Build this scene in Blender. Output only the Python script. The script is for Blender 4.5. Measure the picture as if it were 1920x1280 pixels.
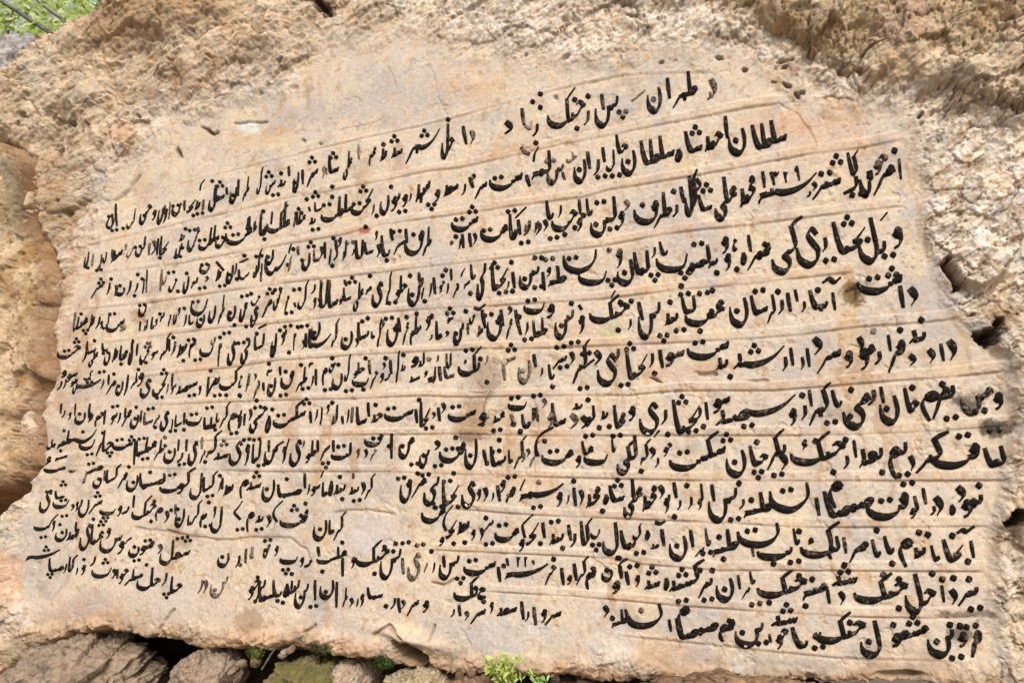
import bpy, math, random
import numpy as np

random.seed(7)
rng = np.random.default_rng(11)
scene = bpy.context.scene
for o in list(bpy.data.objects):
    bpy.data.objects.remove(o)

# ------------------------------------------------------------------ camera
F, CX, CY = 1096.0, 960.0, 640.0            # focal length and centre for a 1920 x 1280 frame
CAM = np.array([0.0, 0.0, 1.7])
DIST = 3.2                                   # the rock face lies in the plane y = DIST, x to the right, z up
va = np.array([-2854.0, -219.0, -F]); va /= np.linalg.norm(va)     # towards the left along the face (camera axes)
vb = np.array([102.0, 4157.0, -F]); vb /= np.linalg.norm(vb)       # up
ax_x, ax_z = -va, vb
ax_y = np.cross(ax_z, ax_x)
R = np.array([ax_x, ax_y, ax_z])             # camera axes -> world axes
cam_data = bpy.data.cameras.new("camera")
cam = bpy.data.objects.new("camera", cam_data)
scene.collection.objects.link(cam)
from mathutils import Matrix, Vector
M4 = Matrix.Identity(4)
for i in range(3):
    for j in range(3):
        M4[i][j] = R[i, j]
    M4[i][3] = CAM[i]
cam.matrix_world = M4
cam_data.sensor_width = 36.0
cam_data.lens = 36.0 * F / 1920.0
cam_data.clip_end = 2000.0
cam_data.clip_start = 0.05
scene.camera = cam

# ------------------------------------------------------------------ sky, sun, exposure
SUN_DIR = Vector((0.42, -0.72, 0.72)).normalized()
world = bpy.data.worlds.new("World")
scene.world = world
world.use_nodes = True
wn = world.node_tree.nodes
wn.clear()
sky = wn.new("ShaderNodeTexSky")
sky.sky_type = 'NISHITA'
sky.sun_disc = False
sky.sun_elevation = math.asin(SUN_DIR.z)
sky.sun_rotation = math.atan2(SUN_DIR.x, SUN_DIR.y)
sky.dust_density = 4.0
sky.air_density = 1.4
bg = wn.new("ShaderNodeBackground")
bg.inputs[1].default_value = 0.12
wo = wn.new("ShaderNodeOutputWorld")
veil = wn.new("ShaderNodeHueSaturation")           # thin white overcast
veil.inputs["Saturation"].default_value = 0.45
world.node_tree.links.new(sky.outputs[0], veil.inputs["Color"])
world.node_tree.links.new(veil.outputs[0], bg.inputs[0])
world.node_tree.links.new(bg.outputs[0], wo.inputs[0])
sd = bpy.data.lights.new("sun", 'SUN')
sd.energy = 1.55
sd.angle = math.radians(10)
sd.color = (1.0, 0.96, 0.90)
sun = bpy.data.objects.new("sun", sd)
scene.collection.objects.link(sun)
sun.rotation_euler = SUN_DIR.to_track_quat('Z', 'Y').to_euler()
scene.view_settings.view_transform = 'Standard'
scene.view_settings.look = 'None'
scene.view_settings.gamma = 1.0
scene.view_settings.exposure = 0.58
scene.render.filter_size = 0.85

# ------------------------------------------------------------------ helpers
def lin(c):
    c = np.asarray(c, float) / 255.0
    return np.where(c <= 0.04045, c / 12.92, ((c + 0.055) / 1.055) ** 2.4)

ALB = 0.80
def alb(*c):
    return lin(c) * ALB

def plane_xz(px, py):
    """point of the face plane seen at a picture position"""
    c = np.stack([(np.asarray(px, float) - CX) / F, -(np.asarray(py, float) - CY) / F, -np.ones(np.shape(px))], -1)
    d = c @ R.T
    t = DIST / d[..., 1]
    return CAM[0] + d[..., 0] * t, CAM[2] + d[..., 2] * t

def project(x, y, z):
    w = np.stack([x - CAM[0], y - CAM[1], z - CAM[2]], -1)
    c = w @ R
    return CX + F * c[..., 0] / -c[..., 2], CY - F * c[..., 1] / -c[..., 2]

def at(px, py, Y):
    """world point at depth y = Y seen at a picture position"""
    c = np.array([(px - CX) / F, -(py - CY) / F, -1.0])
    d = R @ c
    return CAM + d * (Y / d[1])

def px_size(P):
    c = (np.asarray(P) - CAM) @ R
    return -c[2] / F

PERM = np.random.default_rng(5).permutation(65536).astype(np.int64)
ANG = np.random.default_rng(6).random(65536) * 2 * np.pi
GX, GY = np.cos(ANG), np.sin(ANG)
def _hash(ix, iy, seed):
    return PERM[(PERM[(ix + seed * 131) & 65535] + iy) & 65535]

def noise2(x, y, seed=0):
    xi = np.floor(x).astype(np.int64); yi = np.floor(y).astype(np.int64)
    xf = x - xi; yf = y - yi
    u = xf * xf * xf * (xf * (xf * 6 - 15) + 10); v = yf * yf * yf * (yf * (yf * 6 - 15) + 10)
    def g(dx, dy):
        h = _hash(xi + dx, yi + dy, seed)
        return GX[h] * (xf - dx) + GY[h] * (yf - dy)
    a, b, c, d = g(0, 0), g(1, 0), g(0, 1), g(1, 1)
    return (a + u * (b - a) + v * ((c + u * (d - c)) - (a + u * (b - a)))) * 1.5

def fbm(x, y, octv=5, gain=0.5, seed=0, ridge=False):
    s = np.zeros_like(x); a = 1.0; tot = 0.0; f = 1.0
    for k in range(octv):
        n = noise2(x * f + 17.3 * k, y * f - 9.1 * k, seed + k)
        if ridge:
            n = 1.0 - 2.0 * np.abs(n)
        s += a * n; tot += a; a *= gain; f *= 2.03
    return s / tot

def worley(x, y, seed=0):
    xi = np.floor(x).astype(np.int64); yi = np.floor(y).astype(np.int64)
    best = np.full(x.shape, 9.0); rnd = np.zeros(x.shape); second = np.full(x.shape, 9.0)
    for dx in (-1, 0, 1):
        for dy in (-1, 0, 1):
            h = _hash(xi + dx, yi + dy, seed)
            h2 = PERM[(h + 977) & 65535]
            cx = xi + dx + 0.15 + 0.7 * h / 65536.0; cy = yi + dy + 0.15 + 0.7 * h2 / 65536.0
            d = np.hypot(x - cx, y - cy)
            m = d < best
            second = np.where(m, best, np.minimum(second, d))
            rnd = np.where(m, PERM[(h + 333) & 65535] / 65536.0, rnd)
            best = np.where(m, d, best)
    return best, rnd, second

def facets(x, y, seed=0, tilt=1.0):
    """broken-stone relief: every cell is a flat facet with its own level and tilt; second value is small on the joints"""
    xi = np.floor(x).astype(np.int64); yi = np.floor(y).astype(np.int64)
    best = np.full(x.shape, 9.0); second = np.full(x.shape, 9.0); hh = np.zeros(x.shape)
    for dx in (-1, 0, 1):
        for dy in (-1, 0, 1):
            h = _hash(xi + dx, yi + dy, seed)
            ox = x - (xi + dx + h / 65536.0); oy = y - (yi + dy + PERM[(h + 977) & 65535] / 65536.0)
            d = np.hypot(ox, oy)
            v = PERM[(h + 333) & 65535] / 65536.0 - .5 + tilt * (GX[h] * ox + GY[h] * oy)
            m = d < best
            second = np.where(m, best, np.minimum(second, d)); hh = np.where(m, v, hh); best = np.where(m, d, best)
    return hh, second - best

def smooth(a, b, x):
    t = np.clip((x - a) / (b - a), 0, 1)
    return t * t * (3 - 2 * t)

def poly_sd(px, py, poly):
    """signed distance in picture units, positive inside"""
    P = np.asarray(poly, float)
    best = np.full(px.shape, 1e9); inside = np.zeros(px.shape, bool)
    n = len(P)
    for i in range(n):
        ax, ay = P[i]; bx, by = P[(i + 1) % n]
        ex, ey = bx - ax, by - ay
        t = np.clip(((px - ax) * ex + (py - ay) * ey) / (ex * ex + ey * ey + 1e-9), 0, 1)
        best = np.minimum(best, np.hypot(px - ax - t * ex, py - ay - t * ey))
        c = ((ay > py) != (by > py)) & (px < ex * (py - ay) / (ey + 1e-12) + ax)
        inside ^= c
    return np.where(inside, best, -best)

def link(o, parent=None):
    scene.collection.objects.link(o)
    if parent is not None:
        o.parent = parent
    return o

def tag(o, label=None, cat=None, group=None, kind=None):
    if label: o["label"] = label
    if cat: o["category"] = cat
    if group: o["group"] = group
    if kind: o["kind"] = kind
    return o

def np_mesh(name, verts, quads, mat, cols=None, tris=None, smooth_shade=True, attrs=None):
    me = bpy.data.meshes.new(name)
    verts = np.ascontiguousarray(verts, dtype=np.float32)
    faces = []
    nq = 0 if quads is None else len(quads); nt = 0 if tris is None else len(tris)
    me.vertices.add(len(verts)); me.vertices.foreach_set("co", verts.ravel())
    me.loops.add(nq * 4 + nt * 3); me.polygons.add(nq + nt)
    li = []
    if nq: li.append(np.asarray(quads, dtype=np.int32).ravel())
    if nt: li.append(np.asarray(tris, dtype=np.int32).ravel())
    me.loops.foreach_set("vertex_index", np.concatenate(li))
    starts = np.concatenate([np.arange(nq) * 4, nq * 4 + np.arange(nt) * 3]).astype(np.int32)
    me.polygons.foreach_set("loop_start", starts)
    if smooth_shade:
        me.polygons.foreach_set("use_smooth", np.ones(nq + nt, dtype=bool))
    me.update(calc_edges=True)
    if cols is not None:
        a = me.color_attributes.new("Col", 'FLOAT_COLOR', 'POINT')
        c4 = np.ones((len(verts), 4), np.float32); c4[:, :3] = cols
        a.data.foreach_set("color", c4.ravel())
    for k, v in (attrs or {}).items():
        a = me.attributes.new(k, 'FLOAT', 'POINT')
        a.data.foreach_set("value", np.ascontiguousarray(v, dtype=np.float32))
    me.materials.append(mat)
    return bpy.data.objects.new(name, me)

# ------------------------------------------------------------------ materials
def new_mat(name):
    m = bpy.data.materials.new(name); m.use_nodes = True
    nt = m.node_tree; b = nt.nodes["Principled BSDF"]
    b.inputs["Specular IOR Level"].default_value = 0.2
    b.inputs["Roughness"].default_value = 0.9
    return m, nt, b

def rock_material(name, fine=1.0, bump=1.0, speck=0.5):
    m, nt, b = new_mat(name)
    N, L = nt.nodes, nt.links
    col = N.new("ShaderNodeVertexColor"); col.layer_name = "Col"
    tc = N.new("ShaderNodeTexCoord")
    n1 = N.new("ShaderNodeTexNoise"); n1.inputs["Scale"].default_value = 46; n1.inputs["Detail"].default_value = 7; n1.inputs["Roughness"].default_value = 0.65
    n2 = N.new("ShaderNodeTexNoise"); n2.inputs["Scale"].default_value = 170; n2.inputs["Detail"].default_value = 4; n2.inputs["Roughness"].default_value = 0.7
    for n in (n1, n2): L.new(tc.outputs["Object"], n.inputs["Vector"])
    r1 = N.new("ShaderNodeMapRange"); r1.inputs[1].default_value = 0.3; r1.inputs[2].default_value = 0.7
    r1.inputs[3].default_value = 1.0 - 0.20 * fine; r1.inputs[4].default_value = 1.0 + 0.14 * fine
    L.new(n1.outputs["Fac"], r1.inputs[0])
    r2 = N.new("ShaderNodeMapRange"); r2.inputs[1].default_value = 0.32; r2.inputs[2].default_value = 0.62
    r2.inputs[3].default_value = 1.0 - 0.22 * speck; r2.inputs[4].default_value = 1.0 + 0.10 * speck
    L.new(n2.outputs["Fac"], r2.inputs[0])
    mul = N.new("ShaderNodeMath"); mul.operation = 'MULTIPLY'
    L.new(r1.outputs[0], mul.inputs[0]); L.new(r2.outputs[0], mul.inputs[1])
    mx = N.new("ShaderNodeVectorMath"); mx.operation = 'SCALE'
    L.new(col.outputs["Color"], mx.inputs[0]); L.new(mul.outputs[0], mx.inputs["Scale"])
    # mineral veining: rust and grey tints drift through the stone
    n3 = N.new("ShaderNodeTexNoise"); n3.inputs["Scale"].default_value = 9; n3.inputs["Detail"].default_value = 8; n3.inputs["Distortion"].default_value = 1.2
    L.new(tc.outputs["Object"], n3.inputs["Vector"])
    cr = N.new("ShaderNodeValToRGB")
    cr.color_ramp.elements[0].position = 0.34; cr.color_ramp.elements[0].color = (0.93, 0.97, 1.04, 1)
    cr.color_ramp.elements[1].position = 0.68; cr.color_ramp.elements[1].color = (1.04, 0.98, 0.91, 1)
    L.new(n3.outputs["Fac"], cr.inputs[0])
    mm = N.new("ShaderNodeVectorMath"); mm.operation = 'MULTIPLY'
    L.new(mx.outputs[0], mm.inputs[0]); L.new(cr.outputs[0], mm.inputs[1])
    L.new(mm.outputs[0], b.inputs["Base Color"])
    bp = N.new("ShaderNodeBump"); bp.inputs["Strength"].default_value = 0.5 * bump; bp.inputs["Distance"].default_value = 0.008
    bp2 = N.new("ShaderNodeBump"); bp2.inputs["Strength"].default_value = 0.32 * bump; bp2.inputs["Distance"].default_value = 0.003
    L.new(n1.outputs["Fac"], bp.inputs["Height"]); L.new(n2.outputs["Fac"], bp2.inputs["Height"])
    L.new(bp.outputs[0], bp2.inputs["Normal"]); L.new(bp2.outputs[0], b.inputs["Normal"])
    return m

def leaf_material(name, c1, c2, trans=0.35):
    m, nt, b = new_mat(name)
    N, L = nt.nodes, nt.links
    oi = N.new("ShaderNodeVertexColor"); oi.layer_name = "Col"
    L.new(oi.outputs["Color"], b.inputs["Base Color"])
    b.inputs["Roughness"].default_value = 0.55
    tr = N.new("ShaderNodeBsdfTranslucent"); L.new(oi.outputs["Color"], tr.inputs["Color"])
    ms = N.new("ShaderNodeMixShader"); ms.inputs[0].default_value = trans
    L.new(b.outputs[0], ms.inputs[1]); L.new(tr.outputs[0], ms.inputs[2])
    L.new(ms.outputs[0], N["Material Output"].inputs["Surface"])
    return m

M_ROCK = rock_material("tan_limestone", 1.0, 1.0, 0.6)
M_ROUGH = rock_material("weathered_limestone", 1.2, 1.5, 0.9)

m, nt, b = new_mat("black_paint")
N, L = nt.nodes, nt.links
fa = N.new("ShaderNodeAttribute"); fa.attribute_name = "fade"
tc = N.new("ShaderNodeTexCoord")
nn = N.new("ShaderNodeTexNoise"); nn.inputs["Scale"].default_value = 55; nn.inputs["Detail"].default_value = 5
L.new(tc.outputs["Object"], nn.inputs["Vector"])
ad = N.new("ShaderNodeMath"); ad.operation = 'MULTIPLY_ADD'; ad.inputs[1].default_value = 1.5; ad.inputs[2].default_value = -0.86
L.new(nn.outputs["Fac"], ad.inputs[0])
a2 = N.new("ShaderNodeMath"); a2.operation = 'ADD'; a2.use_clamp = True
L.new(ad.outputs[0], a2.inputs[0]); L.new(fa.outputs["Fac"], a2.inputs[1])
mix = N.new("ShaderNodeMix"); mix.data_type = 'RGBA'
mix.inputs["A"].default_value = (0.014, 0.011, 0.010, 1); mix.inputs["B"].default_value = (0.50, 0.38, 0.28, 1)
L.new(a2.outputs[0], mix.inputs["Factor"])
L.new(mix.outputs["Result"], b.inputs["Base Color"])
b.inputs["Roughness"].default_value = 0.75
b.inputs["Specular IOR Level"].default_value = 0.03
M_PAINT = m

m, nt, b = new_mat("bark"); N, L = nt.nodes, nt.links
tc = N.new("ShaderNodeTexCoord"); nn = N.new("ShaderNodeTexNoise"); nn.inputs["Scale"].default_value = 30; nn.inputs["Detail"].default_value = 6
L.new(tc.outputs["Object"], nn.inputs["Vector"])
cr = N.new("ShaderNodeValToRGB"); cr.color_ramp.elements[0].color = (0.05, 0.045, 0.04, 1); cr.color_ramp.elements[1].color = (0.19, 0.18, 0.17, 1)
L.new(nn.outputs["Fac"], cr.inputs[0]); L.new(cr.outputs[0], b.inputs["Base Color"])
bp = N.new("ShaderNodeBump"); bp.inputs["Strength"].default_value = 0.7; bp.inputs["Distance"].default_value = 0.02
L.new(nn.outputs["Fac"], bp.inputs["Height"]); L.new(bp.outputs[0], b.inputs["Normal"])
M_BARK = m
M_LEAF = leaf_material("tree_leaf", None, None, 0.45)
M_PLANT = leaf_material("plant_leaf", None, None, 0.3)
m, nt, b = new_mat("soil"); N, L = nt.nodes, nt.links
tc = N.new("ShaderNodeTexCoord"); nn = N.new("ShaderNodeTexNoise"); nn.inputs["Scale"].default_value = 6; nn.inputs["Detail"].default_value = 9
L.new(tc.outputs["Object"], nn.inputs["Vector"])
cr = N.new("ShaderNodeValToRGB"); cr.color_ramp.elements[0].color = (0.07, 0.05, 0.035, 1); cr.color_ramp.elements[1].color = (0.26, 0.2, 0.14, 1)
L.new(nn.outputs["Fac"], cr.inputs[0]); L.new(cr.outputs[0], b.inputs["Base Color"])
M_SOIL = m
# ------------------------------------------------------------------ the inscribed rock face
STEP = 1.75
gx = np.arange(-170, 2091, STEP); gy = np.arange(-150, 1441, STEP)
PX, PY = np.meshgrid(gx, gy)
WX, WZ = plane_xz(PX, PY)
NY, NX = PX.shape

CS = 6                                                     # outlines are measured on a coarser grid and interpolated
cxs = np.arange(-180, 2110, 10.0); cys = np.arange(-160, 1460, 10.0)
CPX, CPY = np.meshgrid(cxs, cys)
def up(A, px=None, py=None):
    px = PX if px is None else px; py = PY if py is None else py
    fx = np.clip((px + 180) / 10.0, 0, len(cxs) - 1.001); fy = np.clip((py + 160) / 10.0, 0, len(cys) - 1.001)
    ix = fx.astype(int); iy = fy.astype(int); tx = fx - ix; ty = fy - iy
    return (A[iy, ix] * (1 - tx) + A[iy, ix + 1] * tx) * (1 - ty) + (A[iy + 1, ix] * (1 - tx) + A[iy + 1, ix + 1] * tx) * ty
def sd(poly, px=None, py=None):
    return up(poly_sd(CPX, CPY, poly), px, py)

def line_dist(pts, reach, wob=0.55):
    """distance to a polyline on the full grid (only near it)"""
    D = np.full(PX.shape, 1e3)
    P = np.asarray(pts, float)
    for (ax, ay), (bx, by) in zip(P[:-1], P[1:]):
        i0 = max(int((min(ay, by) - reach + 150) / STEP), 0); i1 = min(int((max(ay, by) + reach + 150) / STEP) + 2, NY)
        j0 = max(int((min(ax, bx) - reach + 170) / STEP), 0); j1 = min(int((max(ax, bx) + reach + 170) / STEP) + 2, NX)
        if i1 <= i0 or j1 <= j0: continue
        px = PX[i0:i1, j0:j1] + wob * wobx[i0:i1, j0:j1]; py = PY[i0:i1, j0:j1] + wob * woby[i0:i1, j0:j1]
        ex, ey = bx - ax, by - ay
        t = np.clip(((px - ax) * ex + (py - ay) * ey) / (ex * ex + ey * ey + 1e-9), 0, 1)
        D[i0:i1, j0:j1] = np.minimum(D[i0:i1, j0:j1], np.hypot(px - ax - t * ex, py - ay - t * ey))
    return D

PANEL = [(20, 1085), (60, 930), (88, 800), (102, 650), (135, 560), (150, 480), (200, 395), (215, 330), (270, 300), (330, 225), (420, 205),
         (560, 165), (630, 95), (760, 70), (880, 115), (1000, 140), (1130, 140), (1250, 112), (1420, 132), (1500, 190), (1570, 225),
         (1690, 232), (1722, 300), (1732, 430), (1765, 560), (1880, 660), (1905, 800), (1885, 900), (1862, 1000), (1868, 1235),
         (1700, 1270), (1250, 1255), (1150, 1215), (1040, 1245), (860, 1220), (620, 1190), (350, 1175), (230, 1165), (60, 1180)]
WHITE = [(640, -20), (1310, -10), (1440, 66), (1560, 140), (1700, 165), (1800, 200), (1950, 250), (1950, 620), (1800, 590), (1745, 430),
         (1715, 250), (1570, 225), (1420, 135), (1250, 110), (1050, 135), (930, 110), (800, 60)]
HUMP = [(140, 128), (185, 20), (260, -70), (475, -70), (455, 20), (440, 60), (400, 62), (340, 88), (270, 100), (215, 126)]
LEDGE = [(225, 235), (240, 190), (330, 120), (440, 95), (470, 60), (500, 80), (450, 150), (330, 205)]
BODY = [(-200, 168), (-60, 150), (0, 138), (34, 108), (62, 92), (77, 73), (100, 62), (140, 36), (188, 0), (270, -60), (320, -120), (2110, -120),
        (2110, 1340), (1900, 1310), (1720, 1278), (1500, 1272), (1300, 1276), (1150, 1278), (1020, 1268), (900, 1262), (842, 1256), (760, 1245), (640, 1228),
        (560, 1213), (470, 1209), (400, 1216), (330, 1203), (285, 1193), (200, 1176), (160, 1177), (110, 1192), (60, 1215), (0, 1262), (-60, 1290), (-200, 1340)]
HOLE_L = [(-120, 945), (0, 918), (48, 903), (60, 912), (48, 930), (20, 950), (0, 968), (-120, 1010)]
FLAKE = [(1768, 500), (1792, 476), (1840, 468), (1890, 490), (1880, 530), (1830, 548), (1797, 536)]

wobx = 10 * fbm(WX * 4, WZ * 5, 4, 0.6, 31); woby = 10 * fbm(WX * 5 + 40, WZ * 5, 4, 0.6, 32)
qx, qy = PX + wobx, PY + woby
s_panel = sd(PANEL, qx, qy)
s_white = sd(WHITE, qx, qy)
s_hump = sd(HUMP, PX + wobx * 0.8, PY + woby * 0.8)
s_ledge = sd(LEDGE, qx, qy)
jag = fbm(WX * 9, WZ * 9, 5, .65, 85)
s_body = sd(BODY, PX + wobx * 0.8 + 10 * jag, PY + woby * 0.8 + 14 * jag)
s_hole = sd(HOLE_L, PX + 0.5 * wobx, PY + 0.5 * woby)
s_flake = sd(FLAKE, PX + 0.2 * wobx, PY + 0.2 * woby)

n0 = fbm(WX * 6, WZ * 6, 4, .6, 80)
n0b = fbm(WX * 2.2 + 4, WZ * 2.2, 6, .62, 84)
soft = smooth(430, 700, PX) * smooth(330, 200, PY)
rough = smooth(10, -26 - 46 * soft, s_panel + (26 + 30 * soft) * n0b + 10 * n0 - 6)
rcol = smooth(10, -110, s_panel + 50 * n0b + 14 * n0)
white = smooth(-30, 40, s_white + 30 * n0) * rough
hump = smooth(-14, 44, s_hump + 14 * n0)
ledge = smooth(-10, 25, s_ledge)

# the stone's grain is drawn out lengthwise towards the far left end of the face
_row = NY // 2
_dX = np.gradient(WX[_row]); _dZ = np.abs(np.gradient(WZ[:, :], axis=0)[_row])
STR_X, STR_S = WX[_row].copy(), np.cumsum(np.clip(_dZ / _dX, .3, 1.2) * _dX)
STR_S -= np.interp(0.0, STR_X, STR_S)
RXX = WX.copy()
WX = np.interp(WX, STR_X, STR_S)
low = fbm(WX * 0.9, WZ * 0.9, 3, 0.5, 1)
mid = fbm(WX * 3.2, WZ * 3.2, 6, 0.56, 2)
ca, sa = math.cos(0.6), math.sin(0.6)
UX, UZ = WX * ca + WZ * sa, -WX * sa + WZ * ca
strat = fbm(UX * 4.0, UZ * 13.0, 5, 0.6, 3, ridge=True)
fine = fbm(WX * 16, WZ * 16, 4, 0.62, 4)
crumb, crnd, csec = worley(WX * 17 + 0.7 * fine, WZ * 17 + 0.7 * mid, 5)
crumb2, crnd2, _ = worley(WX * 42 + fine, WZ * 42, 6)

H = 0.020 * low
H += (1 - rough) * (0.010 * mid + 0.0016 * fine)
far = smooth(0, -260, s_panel)
gritty = fbm(UX * 20, UZ * 24, 5, 0.68, 12)
chips = fbm(UX * 16 + 0.8 * mid, UZ * 19, 4, 0.6, 13, ridge=True)
H += rough * (0.020 * (1 - .6 * white) + 0.07 * far * (1 - .5 * white) + 0.045 * mid * (1 - .35 * white) + 0.020 * strat + 0.006 * fine * (1 - .5 * smooth(700, 200, PX)) + 0.0055 * gritty * (1 - .5 * smooth(700, 200, PX)))
H += rough * (1 - 0.3 * white) * 0.0035 * chips
wfx, wfz = 0.5 * mid + 0.12 * fine, 0.5 * low + 0.25 * strat + 0.1 * gritty
f0, j0 = facets(UX * 1.1 + .5 * wfx, UZ * 1.7 + .4 * wfz, 20, 0.8)
f1, j1 = facets(UX * 2.8 + wfx, UZ * 4.0 + wfz, 21, 0.9)
f2, j2 = facets(UX * 7.5 + 1.2 * wfx, UZ * 9.5 + 1.2 * wfz, 22, 1.1)
f3, j3 = facets(UX * 19 + wfx, UZ * 23 + 2 * wfz, 23, 1.2)
H += rough * (1 - .5 * white) * (0.050 * f0 * smooth(0, -90, s_panel) + 0.020 * f1 - 0.02 * smooth(.09, 0, j0) * smooth(-20, -90, s_panel))
H += rough * (0.0055 * f2 + 0.0018 * f3)
H += rough * (1 - white) * 0.11 * smooth(20, -110, s_panel) * fbm(WX * 1.5 + 70, WZ * 1.5, 3, .5, 25)
joint = np.maximum(smooth(0.10, 0.0, j1), 0.8 * smooth(0.13, 0.0, j2)) * smooth(-0.1, 0.25, fbm(WX * 3 + 50, WZ * 3, 3, .6, 24))
H -= rough * 0.012 * joint
H += white * (0.0035 * (0.45 - crumb) * (0.2 + crnd) + 0.0042 * fbm(UX * 34, UZ * 44, 4, 0.66, 14))
H += hump * (0.05 + 0.03 * strat + 0.03 * mid) + ledge * 0.03
H += 0.05 * smooth(-3, 8, s_flake)
# small pits, sparse
pd, prnd, _ = worley(WX * 8 + 0.25 * fine, WZ * 8 + 0.2 * mid, 8)
zone = np.clip(rough * (1 - 0.5 * white) + 0.12, 0, 1)
dens = smooth(-0.15, 0.35, fbm(WX * 1.7 + 11, WZ * 1.7, 3, 0.6, 15))
holes = fbm(UX * 11 + 0.5 * fine, UZ * 13, 4, 0.6, 16)
pit = smooth(0.33, 0.52, holes) * zone * (0.25 + 0.75 * dens)
pit = np.maximum(pit, (prnd < 0.05) * smooth(0.26, 0.08, pd + 0.1 * fine) * zone)
H -= 0.034 * pit
pd2, prnd2, _ = worley(WX * 22 + 0.3 * fine, WZ * 22, 9)
pit2 = smooth(0.36, 0.50, fbm(UX * 26, UZ * 29, 3, 0.6, 17)) * rough * (0.3 + 0.7 * dens)
H -= 0.014 * pit2
# the ruled bands between the lines of writing: a raised fillet with a cut below it
SEPS = [
 [(275, 359), (640, 269), (841, 222), (929, 198), (1043, 168), (1170, 141), (1330, 133)],
 [(213, 448), (307, 425), (415, 402), (530, 373), (619, 357), (732, 336), (802, 321), (863, 314), (967, 289), (1051, 270), (1134, 255), (1223, 237), (1348, 212), (1411, 199), (1460, 193)],
 [(240, 505), (348, 492), (440, 474), (523, 459), (640, 440), (719, 419), (836, 405), (961, 385), (1101, 368), (1140, 357), (1286, 332), (1400, 310), (1527, 287), (1617, 276), (1687, 262)],
 [(190, 576), (298, 565), (402, 549), (527, 530), (648, 517), (786, 502), (978, 479), (1134, 460), (1244, 440), (1390, 422), (1536, 403), (1600, 396), (1690, 386)],
 [(330, 625), (430, 612), (530, 605), (636, 590), (800, 579), (955, 571), (1134, 560), (1286, 542), (1421, 530), (1500, 520), (1594, 511)],
 [(240, 710), (340, 697), (440, 688), (519, 675), (669, 665), (786, 658), (905, 652), (1030, 652), (1240, 643), (1390, 635), (1500, 627), (1608, 613), (1735, 604), (1792, 597)],
 [(300, 758), (477, 751), (648, 747), (780, 741), (884, 743), (988, 741), (1176, 740), (1286, 731), (1452, 731), (1536, 725), (1667, 714), (1783, 705), (1879, 695)],
 [(380, 826), (523, 817), (690, 814), (836, 812), (1024, 816), (1176, 816), (1390, 815), (1500, 815), (1604, 813), (1750, 807), (1885, 797)],
 [(400, 880), (500, 883), (711, 883), (905, 889), (1051, 894), (1176, 897), (1286, 899), (1500, 900), (1687, 900), (1885, 899)],
 [(840, 952), (999, 964), (1140, 970), (1369, 979), (1500, 987), (1687, 987), (1854, 985)],
 [(800, 1030), (863, 1032), (1051, 1040), (1176, 1047), (1202, 1056), (1348, 1068), (1500, 1068), (1842, 1070)],
 [(900, 1106), (926, 1108), (1051, 1115), (1140, 1122), (1286, 1135), (1431, 1145), (1500, 1148), (1617, 1155), (1760, 1157), (1833, 1154)],
 [(1160, 1190), (1280, 1203), (1582, 1233), (1824, 1240)],
]
fillet = np.zeros_like(H); cut = np.zeros_like(H)
for k, S in enumerate(SEPS):
    S = np.array(S, float); x_true = S[0, 0]
    if S[0, 0] < 520:                                    # the ruling runs on, fainter, to the left margin
        g_ = (S[1, 1] - S[0, 1]) / (S[1, 0] - S[0, 0]); S = np.vstack([[130, S[0, 1] + g_ * (130 - S[0, 0])], S])
    ys = np.interp(gx, S[:, 0], S[:, 1])
    t = PY - ys[None, :] - 0.7 * fbm(WX * 3 + 5 * k, WZ * 0.5, 3, 0.6, 40 + k)
    on = smooth(S[0, 0] - 30, S[0, 0] + 40, PX) * smooth(S[-1, 0] + 12, S[-1, 0] - 12, PX)
    on = on * smooth(-6, 14, s_panel + 10) * (0.45 + 0.55 * smooth(x_true - 40, x_true + 60, PX))
    wear = 0.38 + 0.62 * smooth(-0.30, 0.18, fbm(WX * 2.0, WZ * 0.3 + 7 * k, 4, 0.6, 60 + k))
    w = (3.5 + 0.0075 * PX) * (0.35 if k in (0, 12) else 1.0)
    fillet += on * wear * smooth(-w - 3.5, -w + .5, t) * smooth(1.2, -1.2, t) * (0.45 if k in (0, 12) else 1.0)
    cw = 1.3 + 0.0010 * PX
    cut += on * np.maximum(wear - 0.1, 0.15) * np.exp(-((t - cw * 0.8) / cw) ** 2)
H += 0.0062 * fillet - 0.0045 * cut
H += 0.07 * np.exp(-((PX - 772) / 50) ** 2 - ((PY - 1196 - .25 * (PX - 772)) / 12) ** 2)      # brow added over the hole to cast shade into it
# flaked places on the panel: shallow, sharp-edged
flk = fbm(WX * 4.2 + 13, WZ * 4.2, 6, .6, 86)
flake = smooth(0.30, 0.335, flk) * (1 - rough)
flake2 = smooth(0.36, 0.38, fbm(WX * 11 + 3, WZ * 13, 4, .6, 87)) * (1 - rough)
H -= 0.0045 * flake + 0.003 * flake2
pore = smooth(0.40, 0.52, fbm(WX * 30 + .5 * fine, WZ * 32, 3, .6, 97)) * (1 - rough) * (.3 + .7 * smooth(-.1, .3, n0b))
scr = smooth(0.86, 0.93, fbm(UX * 3.0 + .3 * mid, UZ * 16, 3, .5, 98, ridge=True)) * (1 - rough) * smooth(0, .3, n0b)
H -= 0.004 * pore + 0.0015 * scr
rim = np.exp(-((flk - 0.315) / 0.02) ** 2) * (1 - rough)
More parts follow.
